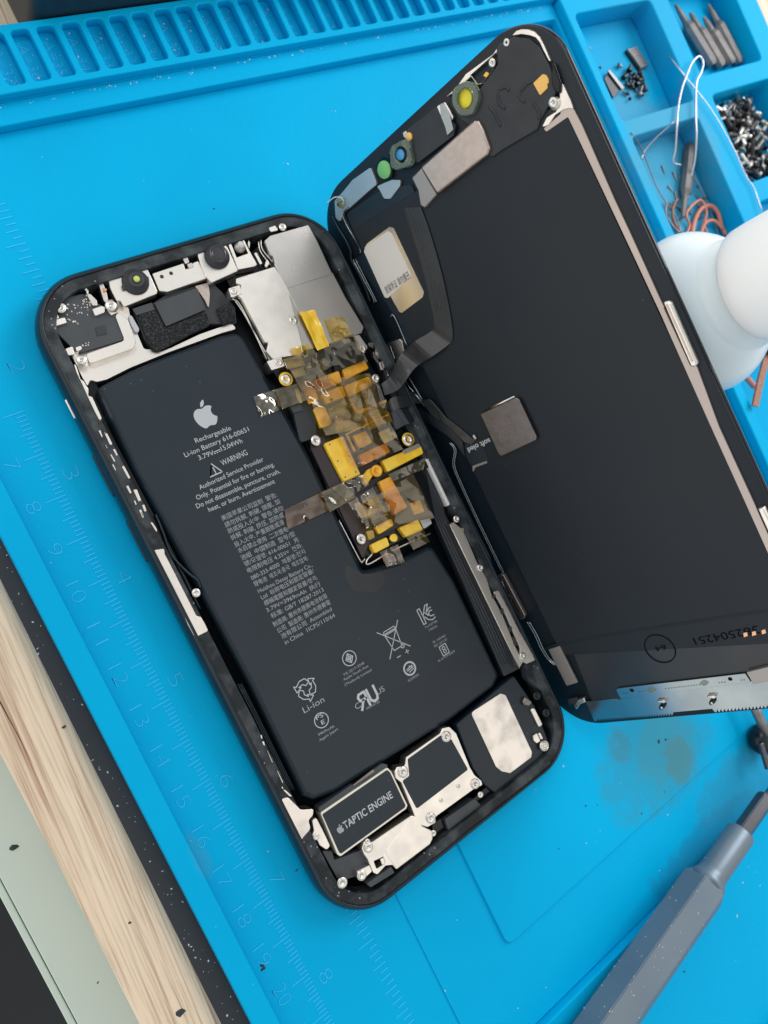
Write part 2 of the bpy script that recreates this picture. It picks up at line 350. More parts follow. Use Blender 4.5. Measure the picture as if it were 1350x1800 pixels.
def ribbon(name, Lp, Rp, mt, parent=None, t=.12, n=6, wob=0):
    A, B = catmull(Lp, n), catmull(Rp, n); vs_, fs = [], []; k = len(A); w_ = 4
    for j in (0, 1):
        for i in range(k):
            nn = (B[i] - A[i]).cross((A[min(i + 1, k - 1)] - A[max(i - 1, 0)])).normalized()
            if nn.z < 0: nn = -nn
            for q in range(w_ + 1): vs_.append(A[i].lerp(B[i], q / w_) + nn * (t * j + wob * math.sin(q * 1.7 + i * .9)))
    o = k * (w_ + 1)
    for i in range(k - 1):
        for q in range(w_):
            a = i * (w_ + 1) + q; fs.append((a, a + 1, a + w_ + 2, a + w_ + 1)); fs.append((o + a, o + a + 1, o + a + w_ + 2, o + a + w_ + 1))
        a = i * (w_ + 1); fs.append((a, a + w_ + 1, o + a + w_ + 1, o + a)); a += w_; fs.append((a, a + w_ + 1, o + a + w_ + 1, o + a))
    fs.append((0, w_, o + w_, o)); a = (k - 1) * (w_ + 1); fs.append((a, a + w_, o + a + w_, o + a))
    return mesh(name, vs_, fs, mt, parent, False)
def tape(name, quad, F, h, mt, parent, wr=.25, n=14, sd=0, hs=None):
    """a thin strip of film: four pixel corners, gently crinkled"""
    hs = hs or [h] * 4
    c = [F.pt(u, v, hh) for (u, v), hh in zip(quad, hs)]; nrm = F.R @ V((0, 0, 1)); vs_, fs, mi = [], [], []
    pr = [0, .014] + [.014 + .972 * k / n for k in range(1, n)] + [.986, 1]; k_ = len(pr)
    for s in pr:
        for t in pr:
            p = c[0].lerp(c[1], s).lerp(c[3].lerp(c[2], s), t)
            k = abs(noise.noise(p * .26 + V((sd, 0, 0)))) * wr * .8 + abs(noise.noise(p * .5 + V((0, sd, 0)))) * wr * .35
            vs_.append(p + nrm * k)
    for i in range(k_ - 1):
        for j in range(k_ - 1): a = i * k_ + j; fs.append((a, a + 1, a + k_ + 1, a + k_)); mi.append(1 if i in (0, k_ - 2) or j in (0, k_ - 2) else 0)
    return mesh(name, vs_, fs, [mt, 'film_edge'], parent, True, mi)
def text_mesh(body, p0, p1, nrm, h, bold=0, lift=.03, exact=True, space=1.0, thick=.04):
    """text whose baseline runs from p0 to p1 (mm, world) on a surface with normal nrm; h = cap height"""
    cu = bpy.data.curves.new('tmp', 'FONT'); cu.body = body; cu.resolution_u = 3; cu.offset = bold; cu.size = 1; cu.space_character = space
    o = bpy.data.objects.new('tmp', cu); C.objects.link(o); bpy.context.view_layer.update()
    me = bpy.data.meshes.new_from_object(o.evaluated_get(bpy.context.evaluated_depsgraph_get()))
    bpy.data.objects.remove(o); bpy.data.curves.remove(cu)
    if not me.vertices: return me
    xs = [v.co.x for v in me.vertices]; x0, x1 = min(xs), max(xs)
    d = V(p1) - V(p0); Ln = d.length; d.normalize(); up = V(nrm).cross(d).normalized(); sx = Ln / (x1 - x0) if exact else h / .72; sy = h / .72
    for v in me.vertices: v.co = V(p0) + d * ((v.co.x - x0) * sx) + up * (v.co.y * sy) + V(nrm) * lift
    return me
def ltext(F, body, a, b, z, h, **k): return text_mesh(body, F.pt(*a, z), F.pt(*b, z), F.R @ V((0, 0, 1)), h, **k)
def poly_mesh(loops, F, z0, z1): return to_world(flat_mesh(loops, z0, z1), F)
def strokes(F, lines, h, wd, dz=.05, closed=False):
    """thin printed strokes: frame-mm polylines"""
    vs_, fs = [], []
    for P in lines:
        for i in range(len(P) - 1):
            a, b = V(P[i]), V(P[i + 1]); d = (b - a)
            if d.length < 1e-6: continue
            d.normalize(); n = V((-d.y, d.x)) * wd / 2; e_ = d * wd * .25; k = len(vs_); zz = h + dz + .002 * (i % 2)
            for q in (a - e_ + n, b + e_ + n, b + e_ - n, a - e_ - n): vs_.append(F.w((q.x, q.y, zz)))
            fs.append((k, k + 1, k + 2, k + 3))
    me = bpy.data.meshes.new('s'); me.from_pydata([tuple(v) for v in vs_], [], fs); return me
def circ(c, r, n=28, a0=0, a1=360): return [(c[0] + r * math.cos(math.radians(a0 + (a1 - a0) * i / n)), c[1] + r * math.sin(math.radians(a0 + (a1 - a0) * i / n))) for i in range(n + 1)]

APPLE = [("12.152 6.896", "-.948 0-2.415-1.078-3.96-1.04 -2.04.027-3.91 1.183-4.961 3.014 -2.117 3.675-.546 9.103 1.519 12.09 1.013 1.454 2.208 3.09 3.792 3.039 1.52-.065 2.09-.987 3.935-.987 1.831 0 2.35.987 3.96.948 1.637-.026 2.676-1.48 3.676-2.948 1.156-1.688 1.636-3.325 1.662-3.415 -.039-.013-3.182-1.221-3.22-4.857 -.026-3.04 2.48-4.494 2.597-4.559 -1.429-2.09-3.623-2.324-4.39-2.376 -2-.156-3.675 1.09-4.61 1.09"),
         ("15.53 3.83", ".843-1.012 1.4-2.427 1.245-3.83 -1.207.052-2.662.805-3.532 1.818 -.78.896-1.454 2.338-1.273 3.714 1.338.104 2.715-.688 3.559-1.701")]
def apple_loops(cx, cy, h):
    import re
    out = []
    for st, seg in APPLE:
        x, y = map(float, st.split()); nums = [float(t) for t in re.findall(r'-?\d*\.\d+|-?\d+', seg)]; P = []
        for i in range(0, len(nums) - 5, 6):
            q = nums[i:i + 6]; a, b, c, d = V((x, y)), V((x + q[0], y + q[1])), V((x + q[2], y + q[3])), V((x + q[4], y + q[5]))
            for k in range(6):
                t = k / 6; P.append(a * (1 - t) ** 3 + b * 3 * t * (1 - t) ** 2 + c * 3 * t * t * (1 - t) + d * t ** 3)
            x, y = d.x, d.y
        out.append([(cx + (p.x - 12) / 24 * h, cy - (p.y - 12) / 24 * h) for p in P])
    return out

SCREW_N = 18
def screw(F, uv, h, r, parent, mt='screw', name='screw', ax=None, q=None):
    o = F.pt(uv[0], uv[1], h); ax = F.R @ V((0, 0, 1))
    prof = [(r * .75, -.9), (r, -.15), (r, -.05), (r * .93, .05), (r * .62, .09), (r * .36, .09), (r * .30, -.12), (.01, -.2)]
    return lathe(name, prof, o, [mt, 'recess'], parent, ax, SCREW_N, True, [0, 0, 0, 0, 0, 1, 1, 1])

# ================================================================== THE SETTING
tag(link('table_top', flat_mesh([box_pts(-29.5, 480, -420, 160)], -34, -5.2), 'wood'), 'light oak table top under the blue mat', kind='structure')
tag(link('table_edge', flat_mesh([fillet([(-28.9, 160), (-29.2, -130), (-33.5, -420), (-18, -420), (-12.4, -40), (-12.4, 160)], .1)], -16, -3.0, 4.2, 8), 'wood'), 'rounded light oak edge of the table', kind='structure')
tag(link('lower_shelf', flat_mesh([box_pts(-42.6, 40, -420, 160)], -34, -30, .3), 'grey_board'), kind='structure')
tag(link('shelf_lip', flat_mesh([box_pts(-44.4, -42.9, -420, 160)], -40, -30.6, .3), 'grey_board'), kind='structure')
tag(link('floor', flat_mesh([box_pts(-300, 500, -520, 260)], -420, -400), 'floor'), kind='structure')
tag(link('desk_pad', flat_mesh([[(-24, -400), (60, -400), (60, 15), (-24, 15)]], -5.1, -4.1, .1), 'pad_black'), 'thin black pad showing as a strip between blue mat and wood edge', 'desk pad')

# ================================================================== THE BLUE MAT
mat_t = thing('repair_mat', (100, -120, -4), 'bright blue silicone repair mat with rulers, numbered slots and parts trays', 'repair mat')
XL, XR, YT, YB = -10.9, 300, 19.6, -330
link('base_sheet', flat_mesh([fillet(box_pts(XL, XR, YB, YT), 3)], -4, -3, .1), 'blue', mat_t)
link('working_surface', flat_mesh([box_pts(XL + .05, 202.5, YB, YT - .05)], -3, 0), 'blue', mat_t)
link('rim', flat_mesh([fillet(box_pts(XL, 202.6, YB, 4.5), .4), fillet(box_pts(-5.9, 201.2, -248.6, -.7), 1.0)], 0, 3, .35, 2), 'blue', mat_t)
link('slot_floor', flat_mesh([box_pts(XL, XR - 3, 4.2, YT - .3)], .02, 3.5), 'blue', mat_t)
holes = []; slots = []
for k in range(-6, 30):
    x0 = 37.2 + 5.7 * k; slots.append(x0)
    if 0 < x0 < 198: holes.append(fillet(box_pts(x0, x0 + 4.15, 6.0, 18.0), 1.1, 4))
link('slot_block', flat_mesh([fillet(box_pts(XL, XR, 4.35, YT), .5)] + holes, 3.5, 6, .3, 2), 'blue', mat_t)
comps = [box_pts(206.3, 243.4, -38.6, -2.0), box_pts(252.4, 288.4, -31.4, 1.6), box_pts(207.3, 241.6, -118, -44.3), box_pts(253.2, 288.4, -71.5, -38.6), box_pts(253.2, 288.4, -120, -79), box_pts(207.3, 288.4, -200, -125)]
link('tray_block', flat_mesh([fillet(box_pts(202.8, XR, YB, 4.3), 1.2)] + [fillet(c, 2.2) for c in comps], -3, 6, .5, 2), 'blue', mat_t)
link('raised_panel', flat_mesh([fillet(box_pts(49.9, 147.5, -227.2, -150), 2.5)], .02, 1.0, .25, 2), 'blue', mat_t)
link('raised_panel', flat_mesh([fillet(box_pts(30.2, 170, -248.5, -120), .4)], 0.01, .32, .1, 1), 'blue', mat_t)
tk = []
def bar(x0, x1, y, wd=.22, z0=0, z1=.12): tk.append(flat_mesh([box_pts(x0, x1, y - wd / 2, y + wd / 2)], z0, z1))
for mmk in range(60, 241):
    bar(0 if mmk % 10 == 0 else 1.3 if mmk % 5 == 0 else 2.4, 4.4, -mmk)
for s16 in range(10, 150):
    if s16 % 16 == 0: a = 16.6
    elif s16 % 4 == 0: a = 17.3
    elif s16 % 2 == 0: a = 17.9
    else: a = 18.7
    bar(a, 20.9, -25.4 * s16 / 16, .24)
for n_ in range(6, 24): tk.append(text_mesh(str(n_), (-4.2, -10 * n_ + (1.3 if n_ < 10 else 2.2), 0), (-4.2, -10 * n_ - (1.1 if n_ < 10 else 2.2), 0), V((0, 0, 1)), 3.3, bold=-.028, lift=.10))
for n_ in range(1, 10): tk.append(text_mesh(str(n_), (5.8, -25.4 * n_ + 1.5, 0), (5.8, -25.4 * n_ - 1.2, 0), V((0, 0, 1)), 3.5, bold=-.028, lift=.10))
join('ruler_marking', tk, 'blue_mark', mat_t)
tx = []
for k, x0 in enumerate(slots):
    if 0 < x0 < 198:
        n_ = 36 - round((x0 - 37.2) / 5.7)
        if n_ > 9: tx.append(text_mesh('A=%d' % n_, (x0 + .7, 16.0, 3.5), (x0 + .7, 7.8, 3.5), V((0, 0, 1)), 2.5, bold=-.02, lift=.06))
join('slot_numeral', tx, 'blue_text', mat_t)

# ================================================================== THE PHONE BODY
ph = thing('smartphone_body', FP.w((38.9, -79, 0)), 'opened black smartphone body showing its battery, logic board and amber tape', 'phone')
W_, L_, R_ = 77.8, 158.0, 13.5
def sweep(prof, F, name, mt, parent, idx=None, w_=W_, l_=L_, r_=R_, n=12, x0=0, y0=0, closed=False, smooth=True):
    vs_, fs, mi = [], [], []
    for d, z in prof:
        for p in rrect(w_, l_, r_, n, x0, y0, d): vs_.append(F.w((p.x, p.y, z)))
    k = 4 * (n + 1)
    for i in range(len(prof) - 1):
        for j in range(k): fs.append((i * k + j, i * k + (j + 1) % k, (i + 1) * k + (j + 1) % k, (i + 1) * k + j)); mi.append(idx[i] if idx else 0)
    if closed:
        fs.append(tuple(range(k))); mi.append(0); fs.append(tuple(range((len(prof) - 1) * k, len(prof) * k))); mi.append(0)
    return mesh(name, vs_, fs, mt, parent, smooth, mi)
sweep([(4.4, .3), (2.4, 0.02), (1.0, .4), (.25, 1.6), (0, 3.0), (0, 5.0), (.2, 6.3), (.7, 7.3), (1.15, 7.85), (1.4, 8.0), (1.62, 7.95), (1.72, 7.5)], FP, 'frame', 'black_frame', ph)
sweep([(1.70, 7.45), (1.75, 7.5), (4.1, 7.42), (4.2, 7.2), (4.25, 2.3)], FP, 'adhesive_ledge', 'ledge', ph, smooth=False, n=20)
sweep([(4.35, .3), (4.2, 2.4)], FP, 'inner_floor', 'interior', ph, closed=True)
# camera-side buttons
def side_btn(name, y0, y1, mt, z0=2.7, z1=4.8):
    me = flat_mesh([fillet([(y0, z0), (y1, z0), (y1, z1), (y0, z1)], .9)], 0, .75, .25)
    for v in me.vertices: c = v.co.copy(); v.co = FP.w((.45 - c.z, c.x, c.y))
    return link(name, me, mt, ph)
side_btn('mute_switch', -29.3, -24.8, 'silver', 4.4, 4.95); side_btn('volume_button', -47.8, -37.8, 'black_frame'); side_btn('volume_button', -63.8, -53.6, 'black_frame')

A1 = Z(40, 350, 3.375); A2 = Z(380, 350, 3.375); A3 = Z(430, 600, 3.375); A4 = Z(280, 680, 3.375); A5 = Z(400, 950, 2.7)
A7 = Z(700, 750, 3.6); A8 = Z(480, 1180, 2.5); AE = Z(480, 1380, 6.136); AB = Z(100, 640, 9); AC = Z(220, 900, 9); AD = Z(380, 1200, 9); AF = Z(860, 1160, 6.75); AG = Z(540, 330, 8.44)
def pp(name, px, h1, mt, h0=None, parent=ph, r=.3, bev=.08, **k): return plate(name, px, FP, (h1 - .6) if h0 is None else h0, h1, mt, parent, r, bev, **k)

# silver midframe showing at the top left and along the left side
pp('midframe_plate', A1([(275, 900), (300, 950), (345, 1040), (385, 1115), (400, 1070), (440, 1085), (500, 1070), (640, 1000), (850, 915), (1180, 795), (1270, 770), (1240, 735), (1050, 800), (880, 880), (820, 905), (770, 890), (720, 890), (640, 700), (620, 600), (540, 600), (560, 800)]), 4.6, 'silver', 2.5, r=.8)
pp('midframe_rail', AB([(270, 0), (300, 10), (370, 230), (410, 260), (500, 390), (500, 500), (560, 520), (710, 850), (690, 920), (600, 750), (500, 540), (410, 340), (310, 130)]), 7.56, 'silver', 3, r=.2)
pp('midframe_rail', AC([(450, 600), (540, 590), (620, 575), (630, 670), (700, 800), (1130, 1640), (1200, 1660), (1250, 1740), (1320, 1880), (1105, 1985), (1000, 1790)]), 7.62, 'silver', 3, r=.5)
pp('midframe_rail', AE([(85, 150), (160, 128), (235, 200), (300, 268), (440, 255), (430, 330), (380, 380), (410, 470), (330, 560), (305, 600), (200, 400)]), 7.64, 'smudged', 3, r=1.2)
# battery
pp('battery_well', AB([(500, 250), (620, 300), (1900, 2900), (1700, 2950), (500, 500)]), 3.2, 'black_gloss')
bat = pp('battery', [(168, 684), (181, 675), (230, 650), (292, 624), (390, 588), (417, 582), (430, 592), (446, 618), (545, 800), (640, 1003), (700, 985), (752, 958), (763, 962), (800, 1020), (880, 1188), (870, 1208), (792, 1268), (696, 1328), (590, 1394), (552, 1408), (532, 1400), (440, 1208), (340, 1020), (235, 830)], 6.3, 'battery', 2.6, r=1.6, bev=1.3)
bm_ = []
bm_.append(ltext(FP, 'Rechargeable', (344.6, 779), (406.8, 755.6), 6.3, 1.15))
bm_.append(ltext(FP, 'Li-ion Battery 616-00651', (326, 804), (438.5, 757.6), 6.3, 1.15))
bm_.append(ltext(FP, '3.79V', (350.5, 809), (377, 799), 6.3, 1.15)); bm_.append(ltext(FP, '15.04Wh', (390, 793), (427, 778), 6.3, 1.15))
def dc(a, b):  # direct-current sign: a line over three dashes
    p, q = FP.at(*a, 6.3), FP.at(*b, 6.3); d = q - p; up = V((-d.y, d.x)).normalized() * .42
    bm_.append(strokes(FP, [[p + up * 1.7, q + up * 1.7]] + [[p + up * .8 + d * t, p + up * .8 + d * (t + .22)] for t in (0, .39, .78)], 6.3, .17))
dc((378, 800), (389, 795))
bm_.append(ltext(FP, 'WARNING', (391, 819), (436, 799), 6.3, 1.35))
c = FP.at(377, 827, 6.3); tri = [(c.x + math.cos(math.radians(a)) * 1.75, c.y + math.sin(math.radians(a)) * 1.75 - .1) for a in (90, 210, 330, 90)]
bm_.append(strokes(FP, [tri, tri[1:] + tri[1:2], [(c.x, c.y + .75), (c.x, c.y - .35)], [(c.x, c.y - .55), (c.x, c.y - .75)]], 6.3, .26))
for t, a, b in (('Authorized Service Provider', (352, 861), (464, 810)), ('Only. Potential for fire or burning.', (346.7, 879), (483, 819)), ('Do not disassemble, puncture, crush,', (346.7, 894), (492.7, 831)), ('heat, or burn. Avertissement', (368, 900), (484, 849))):
    bm_.append(ltext(FP, t, a, b, 6.3, 1.12))
join('warning_text', bm_, 'white_print', bat)
cj = []
for t, a, b in (('美国苹果公司监制  警告:', (391, 915.5), (487.4, 872.6)), ('請勿拆解, 刺破, 擠壓, 加', (397, 927), (492.7, 884)), ('熱或投入火中  警告:请勿', (402, 938), (498.7, 896)), ('拆解, 刺破, 挤压, 加热或', (407.4, 949.6), (500, 908)),
                ('投入火中, 严重鼓胀或浸', (414, 961.5), (500, 920.6)), ('水后禁止使用  二次锂电', (420, 972), (507, 933)), ('池組  中国制造  型号/型', (425, 985), (519.4, 941)), ('號/모델명: 616-00651  充', (431, 995.6), (526, 951)),
                ('电限制电压 4.35V=  전화:', (436.4, 1007.4), (532, 961.5)), ('080-333-4000  제품명:전지', (443, 1020), (537, 972)), ('锂电池  제조국:중국  제조업체:', (448, 1031), (542.5, 983.7)), ('Huizhou Desay Battery Co.,', (455, 1043), (549.6, 995.6)),
                ('Ltd  标称电压和额定容量/', (460.7, 1054), (552.6, 1006)), ('標稱電壓和額定容量/정격:', (466, 1065), (559, 1018)), ('3.79V=3969mAh  执行', (470, 1076.4), (564.4, 1029)), ('标准: GB/T 18287-2013', (478, 1087), (569.6, 1039)),
                ('制造商: 惠州市德赛电池有限', (482, 1102), (576, 1050)), ('公司  製造商: 惠州市德賽電', (489, 1113), (581.5, 1061)), ('池有限公司  Assembled', (496, 1123), (584, 1073)), ('in China  1ICP5/110/64', (502, 1133), (589.6, 1084))):
    cj.append(ltext(FP, t, a, b, 6.3, 1.0))
for t, a, b, h in (('Li-ion', (535, 1254), (571, 1233), 1.5), ('3969mAh', (560, 1294), (588, 1278), .62), ('Apple Japan', (562, 1303.7), (594.4, 1282.6), .62), ('TIS 2217-2548', (604.4, 1189), (640.7, 1166.7), .62), ('Apple South Asia', (604.4, 1197), (648, 1172), .62),
                   ('(Thailand) Limited', (606.7, 1206), (653.7, 1179), .62), ('MH10120', (645, 1248), (667.4, 1234.5), .6), ('R39990', (718.5, 1199), (737, 1187), .62), ('YU10738-', (747.4, 1105.6), (770, 1092.6), .6), ('19010', (755, 1110), (768.5, 1102), .6),
                   ('IS 16046/', (762, 1131), (784, 1118), .6), ('IEC 62133', (764, 1138), (786, 1125), .6), ('R-41033669', (771.5, 1164), (800, 1145.6), .6), ('US', (664, 1222), (677, 1213.5), 1.35), ('C', (627, 1248), (635, 1242), 1.4)):
    cj.append(ltext(FP, t, a, b, 6.3, h))
join('regulatory_text', cj, 'grey_print', bat)
mk = []; h_ = 6.3
def c2(u, v): return FP.at(u, v, h_)
c = c2(565, 1266); mk += [strokes(FP, [circ(c, 1.7)], h_, .2)]; mk.append(ltext(FP, 'PS', (557, 1266), (569, 1259), h_, 1.0)); mk.append(ltext(FP, 'E', (566, 1274), (572, 1271), h_, 1.0))
c = c2(614, 1157); mk += [strokes(FP, [circ(c, 1.75), [(c.x, c.y + 1.2), (c.x + 1, c.y), (c.x, c.y - 1.2), (c.x - 1, c.y), (c.x, c.y + 1.2), (c.x, c.y - 1.2)], [(c.x - 1, c.y), (c.x + 1, c.y)], circ(c, .55, 4)], h_, .2)]
c = c2(720, 1175); mk += [strokes(FP, [circ(c, 1.55)], h_, .42), strokes(FP, [[(c.x - .9, c.y - .3), (c.x + 1.0, c.y - .05), (c.x + .1, c.y + .6)], [(c.x - .9, c.y + .1), (c.x + .9, c.y + .4)], [(c.x - .5, c.y - .8), (c.x + 1, c.y - .5)]], h_, .22)]
# crossed-out wheeled bin
c = c2(692, 1124); B = lambda *q: [(c.x + a, c.y + b) for a, b in q]
mk += [strokes(FP, [B((-1.7, 1.9), (-1.2, -2.4), (1.2, -2.4), (1.7, 1.9), (-1.7, 1.9)), B((-1.9, 2.2), (-1.5, 2.8), (1.5, 2.8), (1.9, 2.2), (-1.9, 2.2)), B((-3.2, 3.6), (3.2, -3.6)), B((3.2, 3.6), (-3.2, -3.6)), circ((c.x + 1.35, c.y - 2.6), .42, 10), B((-1.3, -4.3), (-.3, -4.3)), B((1.3, -4.3), (2.3, -4.3)), B((1.8, -3.8), (1.8, -4.8))], h_, .2)]
# recycling loop of three folded arrows
c = c2(538, 1211)
for k in range(3):
    a = math.radians(90 + 120 * k); rot = lambda x, y: (c.x + x * math.cos(a) - y * math.sin(a), c.y + x * math.sin(a) + y * math.cos(a))
    mk.append(strokes(FP, [[rot(1.1, -1.3), rot(2.3, -.7), rot(2.3, .7), rot(1.5, 1.9), rot(1.9, 2.4), rot(.3, 2.3), rot(.9, .9), rot(1.15, 1.4), rot(1.3, .3), rot(.7, -.3), rot(1.1, -1.3)]], h_, .2))
# KC mark: nested angular strokes
c = c2(749, 1079)
mk.append(strokes(FP, [B((-1.9, 2.0), (-1.9, -2.0), (-1.1, -2.0), (-1.1, 2.0), (-1.9, 2.0)), B((-1.0, 0), (.6, 2.0), (1.5, 2.0), (.2, .3), (1.4, .9), (1.9, .9)), B((-.8, -.4), (-.1, -1.6), (.9, -2.1), (1.9, -1.9)), B((.4, -.2), (.9, -1.1), (1.9, -1.2)), B((-.3, .5), (.3, -.6), (1.1, .2), (1.9, .1))], h_, .24))
# recognised-component mark: reversed R joined to U
c = c2(646, 1226)
mk.append(strokes(FP, [B((-.2, -1.9), (-.2, 1.7), (-1.8, 1.7), (-2.2, 1.1), (-2.0, .2), (-.3, .1)), B((-1.2, .1), (-2.6, -1.9)), B((.5, 1.8), (.5, -1.0), (1.2, -1.7), (2.2, -1.5), (2.5, -.6), (2.5, 1.8))], h_, .6))
c = c2(780.7, 1142); mk.append(strokes(FP, [B((-1.0, -1.25), (1.0, -1.25), (1.0, 1.25), (-1.0, 1.25), (-1.0, -1.25)), circ((c.x, c.y + .42), .4, 12), circ((c.x, c.y - .42), .4, 12)], h_, .2))
join('certification_mark', mk, 'white_print', bat)
c = c2(359, 728); link('emblem', join_ := to_world(flat_mesh(apple_loops(c.x, c.y, 6.3)[:1], h_, h_ + .04), FP), 'white_print', bat)
link('emblem', to_world(flat_mesh(apple_loops(c.x, c.y, 6.3)[1:], h_, h_ + .04), FP), 'white_print', bat)
pp('adhesive_residue', A5([(560, 110), (640, 160), (740, 150), (750, 200), (700, 250), (600, 240), (555, 180)]), 6.34, 'black_matte', 6.2, r=2.5, bev=.02)

# top shields over the logic board
pp('board_well', A2([(60, 480), (290, 230), (560, 140), (900, 760), (1180, 1500), (700, 1900), (360, 1010)]), 3.6, 'black_gloss', 2.5)
pp('logic_board', A3([(130, 120), (640, -40), (740, 130), (860, 330), (1020, 560), (1150, 880), (1100, 1100), (700, 1290), (520, 950), (390, 620), (250, 300)]), 5.4, 'black_gloss', 3, r=.6)
pp('shield', A2([(287, 245), (320, 215), (520, 158), (548, 150), (600, 245), (692, 446), (425, 530), (352, 400), (338, 340), (320, 330)]), 7.5, 'shield', 4, r=.5, bev=.2)
pp('shield', A2([(415, 505), (690, 430), (770, 585), (878, 760), (866, 795), (680, 860), (505, 905)]), 7.42, 'shield', 4, r=.6, bev=.2)
pp('shield', A2([(118, 470), (348, 398), (428, 530), (524, 905), (500, 925), (335, 948), (298, 905), (310, 850), (288, 850), (150, 590), (130, 575), (150, 510), (118, 500)]), 7.56, 'silver', 4, r=.4, bev=.2)
tube('seam', [FP.pt(*q, 7.56) for q in A2([(345, 392), (365, 420), (500, 690)])], .13, 'silver', ph, 6)
pp('bracket', A2([(72, 530), (140, 508), (155, 560), (90, 585)]), 7.8, 'silver', 4)
pp('bracket', A2([(300, 962), (385, 935), (410, 990), (330, 1015)]), 7.8, 'silver', 4)
pp('bracket', A2([(812, 812), (850, 805), (900, 880), (880, 915), (845, 895)]), 7.8, 'smudged', 4)
for P in ([(90, 590), (150, 640), (300, 950)], [(110, 600), (170, 690), (320, 960)], [(265, 240), (275, 300), (340, 380)], [(250, 250), (262, 310), (320, 390)]):
    tube('wire_line', [FP.pt(*q, 6.2) for q in A2(P)], .16, 'silver', ph, 6)  # silver bars stand in for highlight lines on the glossy black edges
pp('connector', A2([(310, 170), (350, 155), (370, 185), (325, 195)]), 7.5, 'smudged'); pp('connector', A2([(262, 195), (295, 183), (300, 200), (270, 212)]), 6.2, 'chip')
pp('flash_contact', A2([(300, 350), (318, 380), (300, 408), (288, 395)]), 6.9, 'silver')

# front camera bracket
pp('camera_bracket', A1([(503, 470), (728, 392), (745, 420), (800, 545), (800, 560), (600, 640), (575, 600), (560, 610), (520, 530)]), 6.9, 'silver', 4, r=.5, bev=.2)
pp('camera_bracket', A1([(768, 440), (955, 378), (965, 415), (1000, 405), (1012, 375), (1040, 365), (1090, 470), (1060, 480), (860, 550), (812, 545)]), 6.6, 'silver', 4, r=.3, bev=.15)
pp('camera_bracket', A1([(1025, 298), (1200, 250), (1280, 425), (1120, 497), (1085, 460), (1060, 400)]), 6.95, 'silver', 4, r=.4, bev=.2)
for (u, v) in A1([(825, 460), (880, 440)]): lathe('rivet_hole', [(.45, -.1), (.45, .04), (.01, .04)], FP.pt(u, v, 6.6), 'recess', ph, n=14)
o = FP.pt(238, 496, 6.9); cm = lathe('camera_module', [(3.0, -1), (3.0, .3), (2.7, .9), (1.9, 1.0), (1.8, 1.5), (1.5, 1.6), (1.0, 1.3), (.01, 1.25)], o, 'black_matte', ph, n=32)
lathe('lens', [(.75, 0), (.7, .35), (.01, .45)], FP.pt(240, 491, 8.2), 'lens_lime', cm, n=20)
pp('camera_lug', A1([(585, 510), (745, 455), (752, 485), (595, 540)]), 7.5, 'black_matte', 6.9)
o = FP.pt(381, 452, 6.95); cm = lathe('camera_module', [(3.0, -1), (3.0, .5), (2.8, 1.0), (2.5, 1.1), (2.3, 1.9), (2.1, 2.0)], o, 'black_matte', ph, n=32)
lathe('lens', [(2.1, .0), (2.1, .9), (1.7, 1.1), (1.2, .9), (.01, .8)], FP.pt(382, 449, 8.0), 'lens_glass', cm, n=32)
pp('sensor_frame', A2([(60, 240), (152, 210), (190, 290), (245, 388), (232, 398), (130, 418)]), 7.0, 'silver', 4, r=.3, bev=.15, holes=[A2([(85, 250), (148, 230), (190, 320), (122, 345)])])
lathe('proximity_sensor', [(1.4, -.6), (1.4, .0), (1.1, .3), (.01, .45)], FP.pt(*A2([(140, 285)])[0], 6.7), 'label_grey', ph, n=20)
lathe('proximity_sensor', [(.9, 0), (.8, .35), (.01, .45)], FP.pt(*A2([(146, 272)])[0], 6.95), 'white_cap', ph, n=20)
pp('sensor_frame', A2([(225, 320), (240, 315), (275, 380), (262, 390)]), 7.0, 'silver')
# speaker area: foam gasket, ribbon, left flex board
pp('camera_flex', A1([(655, 660), (760, 625), (860, 560), (1040, 510), (1130, 500), (1190, 560), (1260, 640), (1270, 740), (1110, 740), (1000, 780), (820, 900), (760, 880), (720, 830)]), 4.9, 'black_matte', 3, r=.8)
pp('foam_gasket', A1([(680, 690), (775, 655), (790, 680), (850, 765), (1090, 665), (1110, 750), (1000, 800), (810, 902), (770, 895), (750, 860)]), 5.7, 'foam', 4.9, r=.8, bev=.2)
pp('foam_gasket', A1([(1150, 645), (1225, 615), (1268, 700), (1262, 722), (1190, 748)]), 5.7, 'foam', 4.9, r=.5, bev=.2)
pp('camera_ribbon', A1([(780, 615), (1035, 525), (1085, 655), (850, 755)]), 5.9, 'slate', 5.0, r=.2)
pp('camera_ribbon', A1([(1020, 515), (1100, 495), (1112, 560), (1105, 655), (1080, 600)]), 5.3, 'rose', 4.9, r=.3)
pp('camera_ribbon', A1([(650, 650), (765, 612), (785, 655), (675, 690)]), 5.6, 'slate', 4.9, r=.2)
pp('antenna_board', A1([(180, 770), (235, 590), (360, 560), (410, 600), (540, 670), (612, 830), (345, 912), (290, 880)]), 5.9, 'slate', 3.5, r=.5)
pp('antenna_board', A1([(430, 760), (490, 745), (500, 800), (440, 812)]), 6.05, 'black_matte', 5.8, r=.2)
pp('antenna_bracket', A1([(548, 690), (575, 672), (622, 715), (645, 770), (672, 850), (660, 885), (395, 980), (375, 918), (605, 838)]), 6.3, 'silver', 4, r=.8, bev=.12)
pp('antenna_bracket', A1([(180, 718), (248, 700), (262, 733), (180, 757)]), 6.8, 'silver', 4); pp('antenna_bracket', A1([(185, 690), (205, 672), (215, 705), (195, 712)]), 6.7, 'silver', 4)
pp('antenna_bracket', A1([(412, 652), (468, 633), (490, 640), (485, 672), (430, 693)]), 6.8, 'silver', 4); pp('antenna_bracket', A1([(252, 888), (295, 872), (312, 920), (270, 928)]), 6.8, 'silver', 4)
